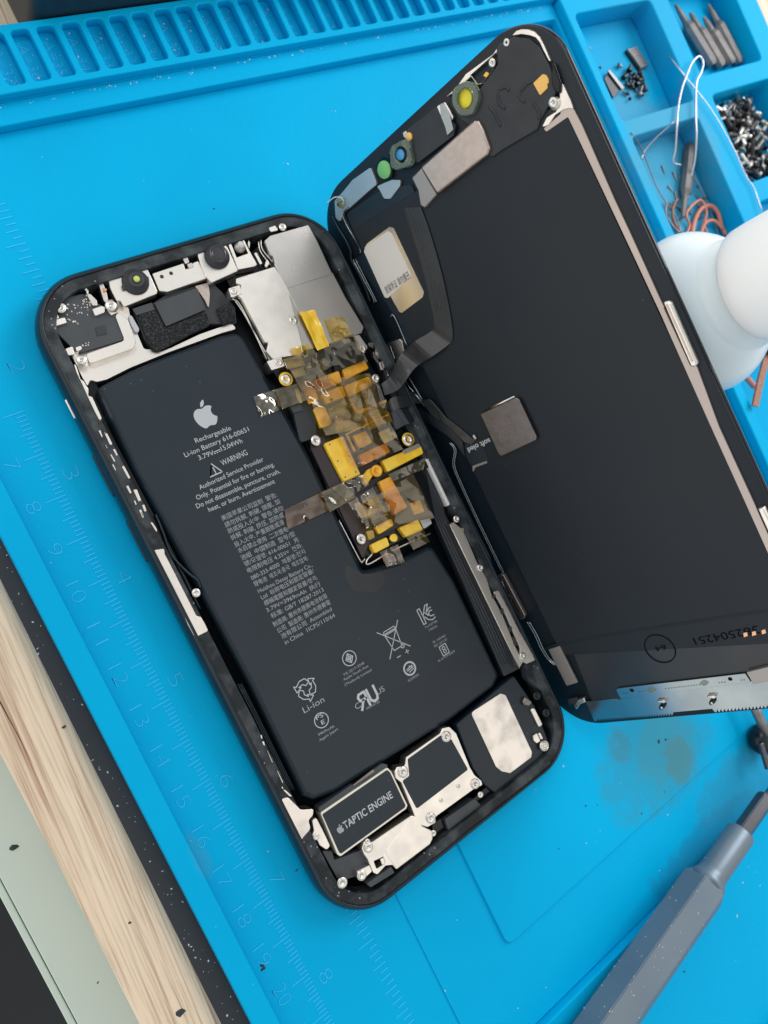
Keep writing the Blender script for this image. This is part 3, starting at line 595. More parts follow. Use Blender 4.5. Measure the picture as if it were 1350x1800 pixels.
pp('antenna_bracket', A1([(312, 880), (345, 868), (352, 890), (320, 905)]), 6.7, 'silver', 4); pp('antenna_bracket', A1([(445, 485), (470, 478), (500, 560), (515, 640), (480, 600)]), 6.6, 'smudged', 4)
pp('antenna_bracket', A1([(380, 565), (400, 560), (440, 600), (445, 630), (415, 632)]), 6.6, 'smudged', 4); pp('antenna_bracket', A1([(495, 650), (560, 650), (575, 665), (525, 690)]), 6.6, 'silver', 4)
pp('slot_cover', A1([(625, 692), (645, 688), (692, 770), (685, 792), (665, 788), (640, 740)]), 5.6, 'white_print', 4.5, r=.8)
for P in ([(355, 500), (370, 495), (385, 540), (372, 545)], [(375, 540), (388, 538), (392, 560), (380, 565)], [(945, 345), (975, 338), (990, 375), (965, 385)], [(975, 385), (1005, 375), (1015, 400), (985, 410)], [(1340, 240), (1350, 260), (1345, 300), (1335, 260)]):
    pp('spring_contact', A1(P), 6.9, 'smudged', 5)
pp('spring_contact', A1([(470, 530), (495, 525), (500, 545), (478, 550)]), 7.0, 'copper', 5)
random.seed(3); sm = []
for (cx, cy, n_, wx, wy) in ((290, 680, 22, 50, 60), (375, 630, 22, 28, 60), (378, 857, 5, 22, 12), (465, 778, 1, 1, 1)):
    for _ in range(n_):
        u, v = A1([(cx + random.uniform(-wx, wx), cy + random.uniform(-wy, wy))])[0]; q = FP.at(u, v, 6.0); a, b = random.uniform(.06, .13), random.uniform(.07, .18)
        if n_ == 1: a, b = .35, .5
        sm.append(to_world(flat_mesh([box_pts(q.x - a, q.x + a, q.y - b, q.y + b)], 5.9, 5.99), FP))
tag(join('solder_point', sm, 'silver', ph), kind='stuff')

# bits of the left side flex: buttons' contacts
for P, zt, mt_ in (([(655, 1050), (690, 1045), (725, 1140), (715, 1170)], 7.7, 'silver'), ([(757, 1098), (795, 1092), (880, 1260), (860, 1282), (835, 1270)], 7.66, 'silver'), ([(765, 1275), (780, 1280), (800, 1330), (790, 1340)], 7.7, 'silver'),
                   ([(885, 1350), (920, 1338), (965, 1435), (945, 1455)], 7.66, 'silver'), ([(840, 1430), (865, 1425), (925, 1530), (910, 1560)], 7.7, 'smudged'), ([(1030, 1615), (1060, 1605), (1165, 1800), (1135, 1800)], 7.64, 'smudged'), ([(650, 880), (690, 870), (700, 920), (660, 960)], 7.6, 'recess')):
    pp('button_contact', AB(P), zt, mt_, 5.5, r=.15)
for P, zt, mt_ in (([(237, 0), (262, 0), (300, 80), (285, 100)], 7.7, 'silver'), ([(395, 160), (435, 165), (505, 270), (505, 320), (490, 310)], 7.66, 'silver'), ([(-210, -750), (-185, -760), (-140, -660), (-160, -655)], 7.66, 'silver')):
    pp('button_contact', AC(P), zt, mt_, 5.5, r=.15)
A6 = Z(60, 650, 3.375)
for P, zt in (([(545, 690), (560, 685), (580, 730), (568, 735)], 7.7), ([(588, 712), (610, 708), (637, 775), (620, 782)], 7.66), ([(590, 775), (600, 775), (610, 800), (602, 803)], 7.7), ([(640, 803), (655, 798), (668, 838), (655, 842)], 7.66), ([(622, 832), (635, 828), (652, 870), (643, 880)], 7.7), ([(520, 575), (535, 570), (572, 640), (560, 648)], 7.66)):
    pp('button_contact', A6(P), zt, 'silver', 5.5, r=.15)
pp('side_flex', [(175, 745), (185, 742), (300, 960), (345, 1050), (350, 1085), (340, 1080), (288, 970), (232, 870)], 5.4, 'black_gloss', 3)
tube('side_flex_wire', [FP.pt(*q, 6.2) for q in AC([(480, 40), (600, 330), (700, 620), (790, 760), (1000, 970), (1140, 1080), (1190, 1200)])], .35, 'black_frame', ph, 6)
for dx in (0, 14): tube('side_flex_wire', [FP.pt(u + dx / 9 * 4, v, 6.2 - dx * .02) for u, v in AC([(740, 790), (860, 1000), (1000, 1290), (1130, 1530)])], .22, 'black_frame', ph, 6)
for off in (0, 3.4, 6.5): tube('battery_rib', [FP.pt(u + off, v, 6.9 - off * .1) for u, v in AD([(340, 20), (620, 570), (880, 1100), (1180, 1700)])], .16, 'black_frame', ph, 6, 3)
for P in ([(700, 830), (725, 825), (735, 880), (715, 890)], [(725, 935), (760, 925), (775, 1000), (750, 990)], [(805, 1075), (815, 1070), (900, 1260), (885, 1265)], [(965, 1400), (978, 1395), (1065, 1580), (1050, 1590)], [(1030, 1640), (1055, 1650), (1070, 1690), (1045, 1680)], [(1060, 1700), (1090, 1690), (1210, 1800), (1160, 1800)]):
    pp('bare_metal_chip', AD(P), 7.65, 'silver', 6.5, r=.1)

# right rail with ribbons
pp('ribbon_cable', A7([(150, 150), (240, 600), (670, 1580), (770, 1530), (330, 610), (300, 560), (230, 280)]), 5.6, 'flap', 3, r=.3)
for off in (0, 18, 36, 54): tube('ribbon_trace', [FP.pt(*q, 5.75) for q in A7([(225 + off, 560 + off * .2), (330 + off * 1.1, 800), (540 + off * 1.05, 1230), (665 + off * .9, 1510 - off * .3)])], .14, 'slate', ph, 6, 3)
pp('side_rail', A7([(325, 620), (350, 603), (395, 640), (418, 640), (415, 665), (440, 720), (500, 860), (560, 960), (590, 1060), (660, 1190), (735, 1380), (790, 1490), (766, 1532)]), 7.56, 'shield', 4, r=.2, bev=.1)
tube('rail_highlight', [FP.pt(*q, 7.6) for q in A7([(328, 622), (545, 1070), (766, 1528)])], .18, 'silver', ph, 6, 2)  # brighter tube sets a highlight along the rail's left edge
pp('side_rail', A7([(600, 1045), (635, 1035), (700, 1160), (770, 1300), (850, 1440), (868, 1478), (815, 1500), (770, 1480), (770, 1400), (740, 1330), (690, 1210), (640, 1110)]), 7.66, 'smudged', 4, r=.4)
for P in ([(590, 1070), (615, 1060), (620, 1080), (600, 1090)], [(640, 1155), (665, 1150), (672, 1185), (655, 1190)], [(695, 1270), (718, 1265), (722, 1290), (705, 1300)], [(720, 1330), (740, 1330), (755, 1385), (735, 1385)]): pp('rail_hole', A7(P), 7.7, 'recess', 7.3, r=.1, bev=.02)
pp('contact_bar', A7([(172, 205), (190, 203), (328, 490), (316, 502)]), 7.2, 'white_cap', 5, r=.2)
pp('power_flex', [(655, 590), (668, 600), (700, 655), (745, 740), (795, 845), (860, 975), (872, 1010), (858, 1012), (800, 900), (735, 790), (690, 700)], 6.9, 'black_matte', 3, r=.6)
random.seed(8)
for P in ([(735, 820), (780, 815), (800, 850), (760, 860)], [(905, 850), (930, 855), (935, 885), (905, 870)], [(930, 900), (990, 960), (960, 975), (935, 940)], [(945, 905), (965, 900), (995, 1010), (980, 1015)], [(1010, 985), (1040, 1045), (1045, 1065), (1020, 1050)], [(955, 900), (975, 900), (1000, 1000), (985, 1005)]):
    pp('flex_clip', A2(P), 7.35, random.choice(['smudged', 'chip', 'silver']), 6, r=.15)
tube('flex_wire', [FP.pt(*q, 7.2) for q in A2([(915, 855), (950, 870), (945, 930), (990, 960), (1020, 1040), (1045, 1060)])], .18, 'chip', ph, 6)
# screws on the phone
for u, v, hh, r in ((107, 541, 7.3, 1.15), (195, 537, 7.2, 1.25), (143, 633, 7.0, 1.05), (497, 399, 7.6, 1.0), (411, 512, 7.9, .85), (516, 563, 7.7, 1.1), (490, 637, 7.9, .95), (503, 666, 7.3, 1.35), (638, 613, 7.9, .95), (661, 665, 7.3, 1.1), (556, 774, 7.1, 1.35), (718, 773, 7.3, 1.5),
                    (636, 947, 7.1, 1.35), (345, 1042, 7.2, 1.0), (785, 1295, 7.6, 1.35), (709, 1357, 7.6, 1.35), (758, 1438, 7.6, 1.25), (836, 1378, 7.6, 1.25), (806, 1383 - 1, 7.5, .5), (776, 1407, 7.5, .5), (648, 1490, 7.5, 1.15), (646, 1479, 7.5, .6), (636, 1539, 7.5, 1.2), (602, 1552, 7.5, 1.25), (957, 1311, 7.3, 1.1),
                    (803, 912, 7.9, .95), (845, 998, 7.9, .95), (919, 1153, 7.9, .9), (845, 1397, 6.9, .8), (762, 1465, 6.9, .8), (556, 1471, 7.5, .75)):
    screw(FP, (u, v), hh, r, ph)
pp('camera_flex', A1([(500, 600), (530, 590), (570, 640), (560, 665), (520, 660), (505, 640)]), 7.0, 'chip', 5, r=.4)
pp('screw_bracket', AE([(905, 930), (1040, 865), (1070, 930), (960, 1030), (915, 1020)]), 7.3, 'silver', 5, r=.4)

# bottom: haptic engine, speaker, charging port cover
hap = pp('haptic_engine', A8([(208, 622), (502, 422), (520, 440), (592, 590), (585, 605), (296, 815), (282, 805)]), 6.9, 'outline', 3, r=.5, bev=.1)
plate('lid', A8([(216, 629), (502, 433), (515, 445), (583, 590), (578, 600), (299, 802), (290, 795)]), FP, 6.85, 6.98, 'battery', hap, .4, .02)
link('lid_lettering', ltext(FP, 'TAPTIC ENGINE', A8([(317, 695)])[0], A8([(528, 553)])[0], 6.98, 1.75, bold=.012), 'white_print', hap)
q = FP.at(*A8([(294, 692)])[0], 6.98)
link('emblem', to_world(flat_mesh(apple_loops(q.x, q.y, 2.0)[:1], 6.98, 7.02), FP), 'grey_print', hap); link('emblem', to_world(flat_mesh(apple_loops(q.x, q.y, 2.0)[1:], 6.98, 7.02), FP), 'grey_print', hap)
pp('engine_bracket', A8([(172, 655), (190, 642), (215, 690), (252, 768), (236, 786), (205, 765), (196, 745), (172, 722), (180, 700)]), 7.4, 'silver', 4, r=.6, bev=.12)
pp('engine_flex', A8([(200, 600), (480, 405), (505, 410), (500, 425), (205, 625)]), 6.5, 'slate', 3, r=.3); pp('engine_flex', A8([(350, 500), (440, 430), (450, 440), (355, 505)]), 7.0, 'chip', 5, r=.3)
pp('speaker_cover', A8([(535, 440), (545, 420), (580, 415), (585, 378), (735, 272), (745, 250), (775, 243), (805, 272), (865, 420), (885, 455), (915, 480), (922, 500), (880, 520), (715, 640), (715, 665), (680, 685), (645, 675), (625, 640), (565, 490), (540, 470)]), 7.3, 'silver', 4, r=.5, bev=.12)
pp('speaker_cover', A8([(592, 386), (737, 282), (785, 300), (858, 432), (632, 605), (568, 482), (600, 460)]), 7.4, 'battery', 7.2, r=.6, bev=.04)
pp('speaker_module', A8([(805, 235), (1000, 65), (1060, 20), (1150, 150), (1240, 380), (1000, 560), (930, 500), (880, 430)]), 6.2, 'battery', 3, r=.8, bev=.3)
pp('speaker_plate', A8([(873, 190), (880, 175), (1000, 97), (1022, 105), (1138, 355), (1135, 378), (1042, 448), (1005, 440), (980, 420)]), 6.5, 'smudged', 6.1, r=.7, bev=.05)
pp('port_cover', A8([(430, 755), (510, 700), (608, 634), (640, 640), (655, 680), (698, 700), (702, 735), (690, 760), (542, 872), (525, 852), (495, 855), (458, 895), (440, 885), (415, 825), (400, 805), (390, 780), (400, 750), (425, 735)]), 7.25, 'silver', 4, r=.5, bev=.12, holes=[A8([(443, 835), (485, 815), (495, 845), (455, 868)]), A8([(648, 738), (665, 728), (672, 738), (655, 750)])])
pp('port_cover', A8([(495, 790), (608, 640), (640, 643), (655, 682), (696, 702), (699, 735), (688, 757), (543, 868), (505, 815)]), 7.37, 'silver', 7.1, r=.4, bev=.06)
pp('spring_contact', A8([(470, 825), (488, 818), (497, 845), (480, 852)]), 7.0, 'smudged', 4)
pp('port_flex', A8([(215, 790), (260, 790), (270, 830), (390, 785), (425, 850), (400, 890), (290, 925)]), 5.6, 'slate', 3, r=.3)
pp('port_flex', A8([(700, 670), (880, 560), (945, 500), (975, 560), (760, 735), (700, 720)]), 5.2, 'black_gloss', 3, r=.4)
pp('microphone_cover', A8([(755, 650), (885, 560), (915, 590), (770, 700)]), 6.4, 'slate', 3, r=.3); pp('microphone_cover', A8([(410, 935), (520, 860), (535, 885), (430, 950)]), 7.52, 'slate', 4, r=.3)
pp('clip', AF([(400, 500), (430, 430), (470, 460), (520, 500), (480, 550), (420, 540)]), 7.2, 'chip', 4, r=.5, bev=.3); pp('clip', AF([(490, 590), (510, 570), (540, 580), (635, 770), (590, 800)]), 6.9, 'smudged', 4, r=.7)
pp('clip', AF([(520, 900), (565, 865), (610, 965), (565, 990), (530, 960)]), 6.9, 'smudged', 4, r=.4); pp('clip', AF([(580, 870), (605, 862), (640, 930), (615, 950)]), 7.0, 'silver', 4, r=.3)
for q in ((565, 425), (675, 625)): lathe('screw_boss', [(1.1, -.6), (1.1, .2), (.8, .35), (.55, .3), (.5, -.3), (.01, -.3)], FP.pt(*AF([q])[0], 7.4), 'black_frame', ph, n=20)
lathe('screw_boss', [(1.35, -.6), (1.35, .1), (1.15, .15), (1.1, 0)], FP.pt(957, 1311, 7.3), 'silver', ph, n=20)
pp('side_wall', A7([(800, 1500), (870, 1470), (960, 1650), (940, 1700), (820, 1600)]), 7.5, 'ledge', 5, r=.8)

# connectors and amber tape over the logic board
pp('shield', A3([(395, 575), (470, 560), (580, 830), (660, 960), (745, 1190), (700, 1290), (655, 1190), (395, 640)]), 5.9, 'plum', 4, r=.4)
pp('shield', A3([(590, 940), (740, 870), (1000, 780), (1120, 1050), (960, 1090), (730, 1170)]), 5.8, 'plum', 4, r=.4)
pp('connector_flex', A3([(270, 260), (340, 235), (420, 390), (430, 570), (330, 600), (290, 420)]), 6.3, 'black_matte', 4, r=.8); pp('connector_flex', A3([(270, 385), (330, 370), (350, 410), (290, 425)]), 6.7, 'slate', 5)
for P, mt_, zt in (([(580, 165), (715, 110), (738, 160), (600, 228)], 'orange', 7.0), ([(418, 225), (560, 172), (580, 240), (440, 297)], 'orange', 6.9), ([(340, 247), (395, 225), (442, 345), (385, 374)], 'orange', 7.0), ([(455, 312), (580, 260), (606, 325), (490, 372)], 'gold', 6.9),
                   ([(595, 262), (738, 207), (762, 260), (620, 332)], 'gold', 6.9), ([(408, 400), (450, 375), (480, 392), (520, 480), (500, 500), (455, 512)], 'gold', 7.0), ([(472, 605), (585, 560), (690, 790), (590, 835)], 'gold', 7.1), ([(680, 672), (840, 600), (866, 655), (705, 735)], 'orange', 7.2),
                   ([(815, 707), (945, 652), (1045, 612), (1062, 665), (850, 775)], 'gold', 7.3), ([(798, 832), (865, 800), (968, 982), (885, 1032)], 'orange', 7.1), ([(775, 1100), (870, 1050), (888, 1090), (800, 1145)], 'gold', 7.2), ([(750, 1205), (845, 1160), (862, 1212), (775, 1258)], 'gold', 7.3),
                   ([(915, 1105), (1030, 1055), (1062, 1120), (960, 1162)], 'gold', 7.1), ([(725, 1125), (765, 1115), (775, 1165), (735, 1182)], 'olive', 7.0), ([(700, 800), (730, 760), (770, 740), (760, 800), (720, 860)], 'gold', 6.9)):
    pp('connector_cover', A3(P), zt, mt_, 5.0, r=.5, bev=.2)
pp('connector_cover', A3([(935, 648), (1030, 604), (1050, 625), (945, 672)]), 7.36, 'label_grey', 7.1, r=.3); pp('connector_cover', A3([(1040, 1062), (1100, 1050), (1112, 1080), (1065, 1112)]), 7.15, 'white_print', 6.8, r=.3)
pp('connector_cover', A3([(300, 283), (318, 275), (345, 360), (330, 368), (312, 340)]), 6.6, 'smudged', 6.0, r=.2)
pp('connector_cover', A3([(625, 372), (640, 365), (672, 412), (840, 345), (845, 360), (670, 432)]), 6.7, 'gold', 6.3, r=.1)
pp('connector_cover', A3([(598, 548), (860, 425), (864, 436), (612, 552), (660, 650), (650, 655)]), 6.75, 'gold', 6.4, r=.1)
lathe('screw_washer', [(1.5, -.8), (1.5, .1), (1.2, .25), (.7, .2), (.6, -.1), (.01, -.1)], FP.pt(*A3([(785, 768)])[0], 7.5), 'orange', ph, n=22)
lathe('screw_washer', [(1.0, -.8), (1.0, .1), (.8, .2), (.4, .1), (.01, .1)], FP.pt(*A3([(886, 1166)])[0], 7.5), 'gold', ph, n=22)
for q in ((718, 772), (503, 666)): lathe('screw_washer', [(1.75, -.3), (1.75, -.1), (1.5, -.02), (1.2, -.1)], FP.pt(*q, 7.3), 'gold', ph, n=22)
for P, mt_, zt in (([(500, 40), (640, 0), (690, 130), (540, 190)], 'black_matte', 6.3), ([(610, 390), (690, 350), (720, 420), (650, 460)], 'slate', 6.4), ([(700, 440), (790, 400), (830, 490), (740, 530)], 'label_grey', 6.2), ([(520, 420), (590, 395), (640, 500), (560, 530)], 'chip', 6.2), ([(640, 560), (720, 530), (760, 600), (680, 640)], 'gold', 6.3),
                   ([(790, 540), (880, 500), (910, 570), (830, 610)], 'shield', 6.1), ([(650, 960), (760, 930), (800, 1010), (690, 1050)], 'rose', 6.2), ([(880, 880), (960, 850), (1000, 930), (930, 960)], 'black_matte', 6.3), ([(980, 960), (1040, 940), (1070, 1010), (1010, 1030)], 'gold', 6.4), ([(280, 170), (350, 150), (370, 200), (300, 220)], 'shield', 6.4), ([(420, 120), (480, 90), (520, 150), (450, 190)], 'chip', 6.5)):
    pp('board_component', A3(P), zt, mt_, 5.2, r=.4, bev=.15)
dots = []
for q in ((505, 612), (552, 710), (597, 805), (660, 775), (620, 680), (515, 345), (430, 480)): dots.append(poly_mesh([circ(FP.at(*A3([q])[0], 7.1), .18 if q[0] != 515 else .4, 10)[:-1]], FP, 7.1, 7.16))
for q in ((530, 550), (632, 1110), (645, 1137), (408, 642), (583, 1000)): dots.append(poly_mesh([circ(FP.at(*A3([q])[0], 6.1), .18, 10)[:-1]], FP, 5.9, 6.1))
join('test_point', dots, 'recess', ph)
T = lambda P, h, mt_, sd, wr=.35, nm='tape', hs=None: tape(nm, P, FP, h, mt_, ph, wr, 16, sd, hs)
T(A2([(490, 672), (580, 660), (672, 872), (600, 900)]), 8.1, 'gold', 1, .8); T(A2([(648, 707), (755, 700), (805, 800), (700, 845)]), 8.10, 'film_amber', 2, .2)
T(A2([(440, 885), (545, 858), (600, 915), (470, 940)]), 8.15, 'film_amber', 3, .3); T(A2([(395, 950), (500, 922), (525, 985), (420, 1010)]), 8.25, 'film_amber', 4)
T(A2([(600, 905), (680, 870), (735, 985), (520, 1010)]), 8.25, 'film_grey', 5, .8); T(A2([(670, 855), (815, 800), (900, 965), (745, 1005)]), 8.15, 'film_dark', 6)
T(A3([(50, 330), (190, 283), (225, 400), (95, 452)]), 6.62, 'film_grey', 7, .7); T(A3([(185, 285), (355, 240), (405, 335), (225, 402)]), 7.75, 'film_olive', 8, .3)
T(A3([(235, 1000), (455, 895), (505, 1000), (255, 1118)]), 6.62, 'film_red', 9, .6); T(A3([(455, 895), (590, 835), (660, 925), (505, 1015)]), 7.75, 'film_olive', 10)
T(A3([(515, 870), (700, 790), (735, 850), (600, 945)]), 8.15, 'film_grey', 11, .9); T(A3([(245, 130), (420, 60), (520, 260), (340, 300)]), 8.15, 'film_olive', 12)
T(A3([(340, 250), (740, 190), (880, 480), (480, 560)]), 7.95, 'film_amber', 13, .6); T(A3([(490, 400), (760, 280), (940, 640), (640, 760)]), 7.85, 'film_brown', 14, .8)
T(A3([(700, 960), (1000, 790), (1125, 1050), (720, 1120)]), 7.95, 'film_brown', 15, .8); T(A3([(610, 960), (760, 870), (850, 1030), (700, 1080)]), 7.85, 'film_grey', 16, .7)
T(A3([(800, 1252), (905, 1205), (950, 1312), (842, 1338)]), 7.75, 'film_red', 17, .5); T(A3([(960, 1162), (1060, 1112), (1097, 1190), (1000, 1238)]), 7.65, 'film_olive', 18, .3)
T(A3([(850, 790), (1075, 690), (1060, 760), (880, 830)]), 7.85, 'film_olive', 19, .5); T(A3([(730, 250), (790, 240), (845, 400), (725, 390)]), 8.25, 'film_grey', 20, .9)
tube('wire_line', [FP.pt(*q, 7.0) for q in A3([(1100, 1140), (880, 1240), (740, 1320), (725, 1300), (760, 1260)])], .2, 'silver', ph, 6)
tube('wire_line', [FP.pt(*q, 6.2) for q in A3([(470, 610), (580, 830), (590, 850)])], .14, 'white_cap', ph, 6)
tube('wire_line', [FP.pt(*q, 6.0) for q in A3([(560, 1060), (680, 1290), (700, 1305), (715, 1290)])], .18, 'smudged', ph, 6)

# ================================================================== THE DISPLAY ASSEMBLY
ds = thing('display_assembly', FD.w((0, -77, 0)), 'black phone display propped upright on its long edge, seen from its inner side', 'phone screen')
def dp(name, px, h1, mt, h0=None, parent=ds, r=.4, bev=.08, **k): return plate(name, px, FD, (h1 - .4) if h0 is None else h0, h1, mt, parent, r, bev, **k)
sweep([(.5, -1.9), (.12, -1.5), (0, -1.0), (.05, -.5), (.4, -.22), (1.0, -.18)], FD, 'glass', 'black_gloss', ds, w_=75.4, l_=155.2, r_=12, closed=True)
sweep([(.32, -.3), (.36, .1), (.55, .2)], FD, 'bezel', 'oled', ds, w_=75.4, l_=155.2, r_=12, closed=True)
B1 = Z(560, 20, 2.7); B2 = Z(560, 300, 3.0); BH = Z(860, 20, 6.75); B5 = Z(900, 1000, 3.0); BC = Z(680, 640, 6.75)
link('panel_back', to_world(flat_mesh([fillet([(10.5, -12), (70.5, -19.0), (71.4, -140), (10.2, -134)], .8)], .2, .75, .12), FD), 'oled', ds)
dp('metal_side_strip', [(986, 149), (1023, 220), (1080, 350), (1112, 418.5), (1162, 529), (1225.6, 646), (1264, 750), (1329.6, 893), (1400, 1050), (1388, 1058), (1317, 900), (1249, 750), (1173, 580), (1163, 557), (1098.5, 418.5), (1020, 252), (998, 206), (960, 232), (955, 226), (985, 200)], .9, 'strip', .2, r=.3)
dp('side_clip', Z(1000, 350, 3.857)([(635, 700), (668, 690), (690, 705), (870, 1115), (860, 1135), (825, 1140)]), 2.2, 'silver', .5, r=.5, bev=.3); dp('side_clip', [(1331, 895), (1342, 892), (1410, 1040), (1400, 1048)], 2.2, 'silver', .5, r=.4, bev=.3)
dp('clip_groove', Z(1000, 350, 3.857)([(655, 715), (668, 708), (845, 1100), (832, 1108)]), 2.26, 'rose', 2.0, r=.3, bev=.02)
dp('clip_groove', Z(1000, 350, 3.857)([(640, 735), (648, 732), (830, 1128), (822, 1130)]), 2.24, 'recess', 2.0, r=.1, bev=.02)
# top: earpiece flex and frame
dp('sensor_flex', B1([(840, 160), (930, 120), (1000, 130), (1050, 170), (1110, 290), (1130, 380), (1050, 520), (1040, 560), (870, 660), (815, 700), (740, 560), (650, 500), (770, 360), (850, 250)]), 1.3, 'black_matte', .2, r=1.2, bev=.25)
dp('sensor_flex', B1([(420, 560), (560, 450), (650, 540), (640, 590), (470, 720), (430, 690)]), 1.2, 'black_matte', .2, r=.5)
dp('sensor_flex', B1([(130, 960), (290, 850), (440, 820), (500, 960), (600, 1350), (640, 1690), (480, 1690), (330, 1400), (170, 1180), (200, 1140)]), .62, 'battery', .2, r=1)
for P in ([(860, 370), (890, 360), (905, 375)], [(850, 390), (860, 440), (885, 460)], [(960, 380), (990, 345), (1040, 320)], [(950, 395), (965, 420), (980, 430)], [(808, 450), (835, 480), (865, 545)], [(1020, 435), (1050, 480), (1045, 510)]):
    tube('flex_emboss', [FD.pt(*q, 1.25) for q in B1(P)], .35, 'black_matte', ds, 6)
dp('top_strip', B1([(640, 385), (700, 300), (830, 205), (850, 175), (880, 170), (870, 200), (845, 235), (845, 255), (800, 310), (775, 340), (755, 345), (720, 300), (600, 410)]), 1.0, 'silver', .2, r=.4)
dp('top_strip', B1([(780, 305), (795, 285), (810, 295), (795, 315)]), 1.1, 'gold', .9, r=.2)
dp('corner_strip', BH([(262, 290), (320, 232), (380, 213), (460, 215), (530, 240), (590, 300), (650, 410), (680, 480), (728, 590), (708, 590), (640, 460), (600, 370), (550, 310), (480, 285), (380, 270)]), 1.2, 'silver', .2, r=.4)
dp('earpiece_plate', B1([(480, 740), (735, 515), (757, 517), (780, 560), (812, 650), (800, 682), (560, 870)]), 2.3, 'rose', .3, r=.7, bev=.5)
dp('earpiece_plate', B1([(440, 790), (487, 742), (520, 800), (560, 868), (502, 934), (482, 922), (470, 850)]), 1.7, 'label_grey', .3, r=.5, bev=.3)
dp('foam_pad', BH([(518, 852), (630, 745), (672, 755), (700, 800), (705, 850), (685, 860), (690, 910), (600, 997)]), 1.6, 'pad_yellow', 1.2, r=.2)
dp('screw_bracket', BH([(740, 620), (770, 610), (800, 700), (850, 850), (840, 980), (780, 960), (740, 880), (730, 780)]), 1.8, 'black_gloss', .3, r=.6, bev=.3)
dp('screw_bracket', BH([(830, 850), (870, 860), (960, 1050), (1000, 1160), (940, 1150), (870, 1170), (780, 1230), (700, 1350), (620, 1380), (680, 1260), (790, 1190), (840, 1090)]), 1.2, 'silver', .3, r=.5)
screw(FD, BH([(752, 1080)])[0], 1.9, 1.0, ds); lathe('screw_boss', [(1.2, -1.8), (1.2, -.6), (.9, -.4), (.8, -.2)], FD.pt(*BH([(765, 1095)])[0], 1.9), 'outline', ds, FD.R @ V((0, 0, 1)), 20)
screw(FD, BH([(30, 610)])[0], 1.5, .85, ds); screw(FD, BH([(200, 370)])[0], 1.4, .75, ds)
# sensor windows with their clear gaskets
def blob(name, cuv, h, rad, mt, hole=0, th_=1.0, sd=0, wob=.12):
    o = FD.at(*cuv, h); L0 = []
    for k in range(28):
        a = 2 * math.pi * k / 28; rr = rad * (1 + wob * noise.noise(V((math.cos(a) * 1.5 + sd, math.sin(a) * 1.5, 0)))); L0.append((o.x + rr * math.cos(a), o.y + rr * math.sin(a)))
    lp = [L0] + ([circ(o, hole, 24)[:-1]] if hole else [])
    return link(name, to_world(flat_mesh(lp, h - th_, h, .25, 2), FD), mt, ds)
dp('sensor_well', B1([(560, 450), (600, 430), (640, 500), (620, 540), (590, 520)]), 1.3, 'smudged', .3, r=.3); dp('sensor_well', B1([(268, 740), (300, 690), (350, 690), (350, 790), (290, 800)]), 1.0, 'black_gloss', .2, r=1)
q = B1([(692, 415)])[0]; lathe('sensor_window', [(1.9, -1), (1.9, .0), (1.7, .1), (.01, .1)], FD.pt(*q, 1.4), 'lens_yellow', ds, FD.R @ V((0, 0, 1)), 28); blob('gasket', q, 2.6, 3.3, 'gasket', 1.95, 1.6, 1)
q = B1([(310, 752)])[0]; lathe('sensor_window', [(2.0, -1), (2.0, .0), (1.9, .1), (.01, .1)], FD.pt(*q, 1.2), 'lens_green', ds, FD.R @ V((0, 0, 1)), 28)
q = B1([(388, 680)])[0]; lathe('sensor_window', [(1.2, -1), (1.2, .0), (1.1, .1), (.01, .1)], FD.pt(*q, 1.8), 'lens_blue', ds, FD.R @ V((0, 0, 1)), 28)
lathe('sensor_window', [(1.7, -1), (1.7, .0), (1.25, .1), (1.2, -.1)], FD.pt(*q, 1.8), 'black_gloss', ds, FD.R @ V((0, 0, 1)), 28); blob('gasket', q, 2.5, 3.2, 'gasket', 1.75, 1.6, 5, .3)
q = B1([(427, 595)])[0]; lathe('copper_contact', [(.9, -.5), (.9, 0), (.7, .1), (.01, .15)], FD.pt(*q, 1.5), 'pad_yellow', ds, FD.R @ V((0, 0, 1)), 18); dp('copper_contact', B1([(398, 575), (415, 565), (425, 600), (405, 600)]), 1.5, 'smudged', .5)
dp('front_bracket', B1([(575, 440), (590, 435), (625, 500), (640, 560), (610, 590), (600, 550), (580, 500)]), 1.6, 'bluish_steel', .4, r=.2)
# top-left mirror steel and bent lip
dp('corner_plate', B1([(75, 900), (120, 850), (160, 800), (245, 740), (270, 800), (275, 822), (240, 850), (150, 930), (120, 950), (100, 1000), (80, 980)]), 1.0, 'corner_steel', .2, r=.6)
dp('corner_plate', B1([(275, 830), (345, 800), (390, 800), (385, 830), (340, 890), (310, 890), (290, 850)]), 1.02, 'corner_steel', .3, r=1)
for P, mt_, rr in (([(640, 265), (560, 330), (530, 380), (535, 440), (610, 600), (700, 750), (790, 930), (770, 980), (700, 1040), (690, 1090), (750, 1200), (850, 1390), (980, 1640), (990, 1700)], 'bluish_steel', .20), ([(580, 340), (553, 380), (560, 440), (635, 600), (770, 870), (805, 940), (790, 980)], 'black_frame', .22),
                   ([(370, 420), (460, 600), (560, 760), (640, 930), (650, 1060), (750, 1250), (860, 1480), (930, 1690)], 'black_frame', .4), ([(715, 1060), (870, 1370), (1010, 1650), (1020, 1700)], 'bluish_steel', .16)):
    tube('lip_bead', [FD.pt(*q, .9) for q in AG(P)], rr, mt_, ds, 6)
dp('loose_film', AG([(430, 180), (520, 150), (560, 240), (500, 320), (440, 270)]), 1.5, 'film_grey', 1.4, r=.2)
tube('loose_film', [FD.pt(*q, h) for q, h in zip(AG([(290, 235), (400, 145), (510, 150), (550, 220)]), (.6, 2.4, 2.4, 1.2))], .14, 'white_cap', ds, 6)
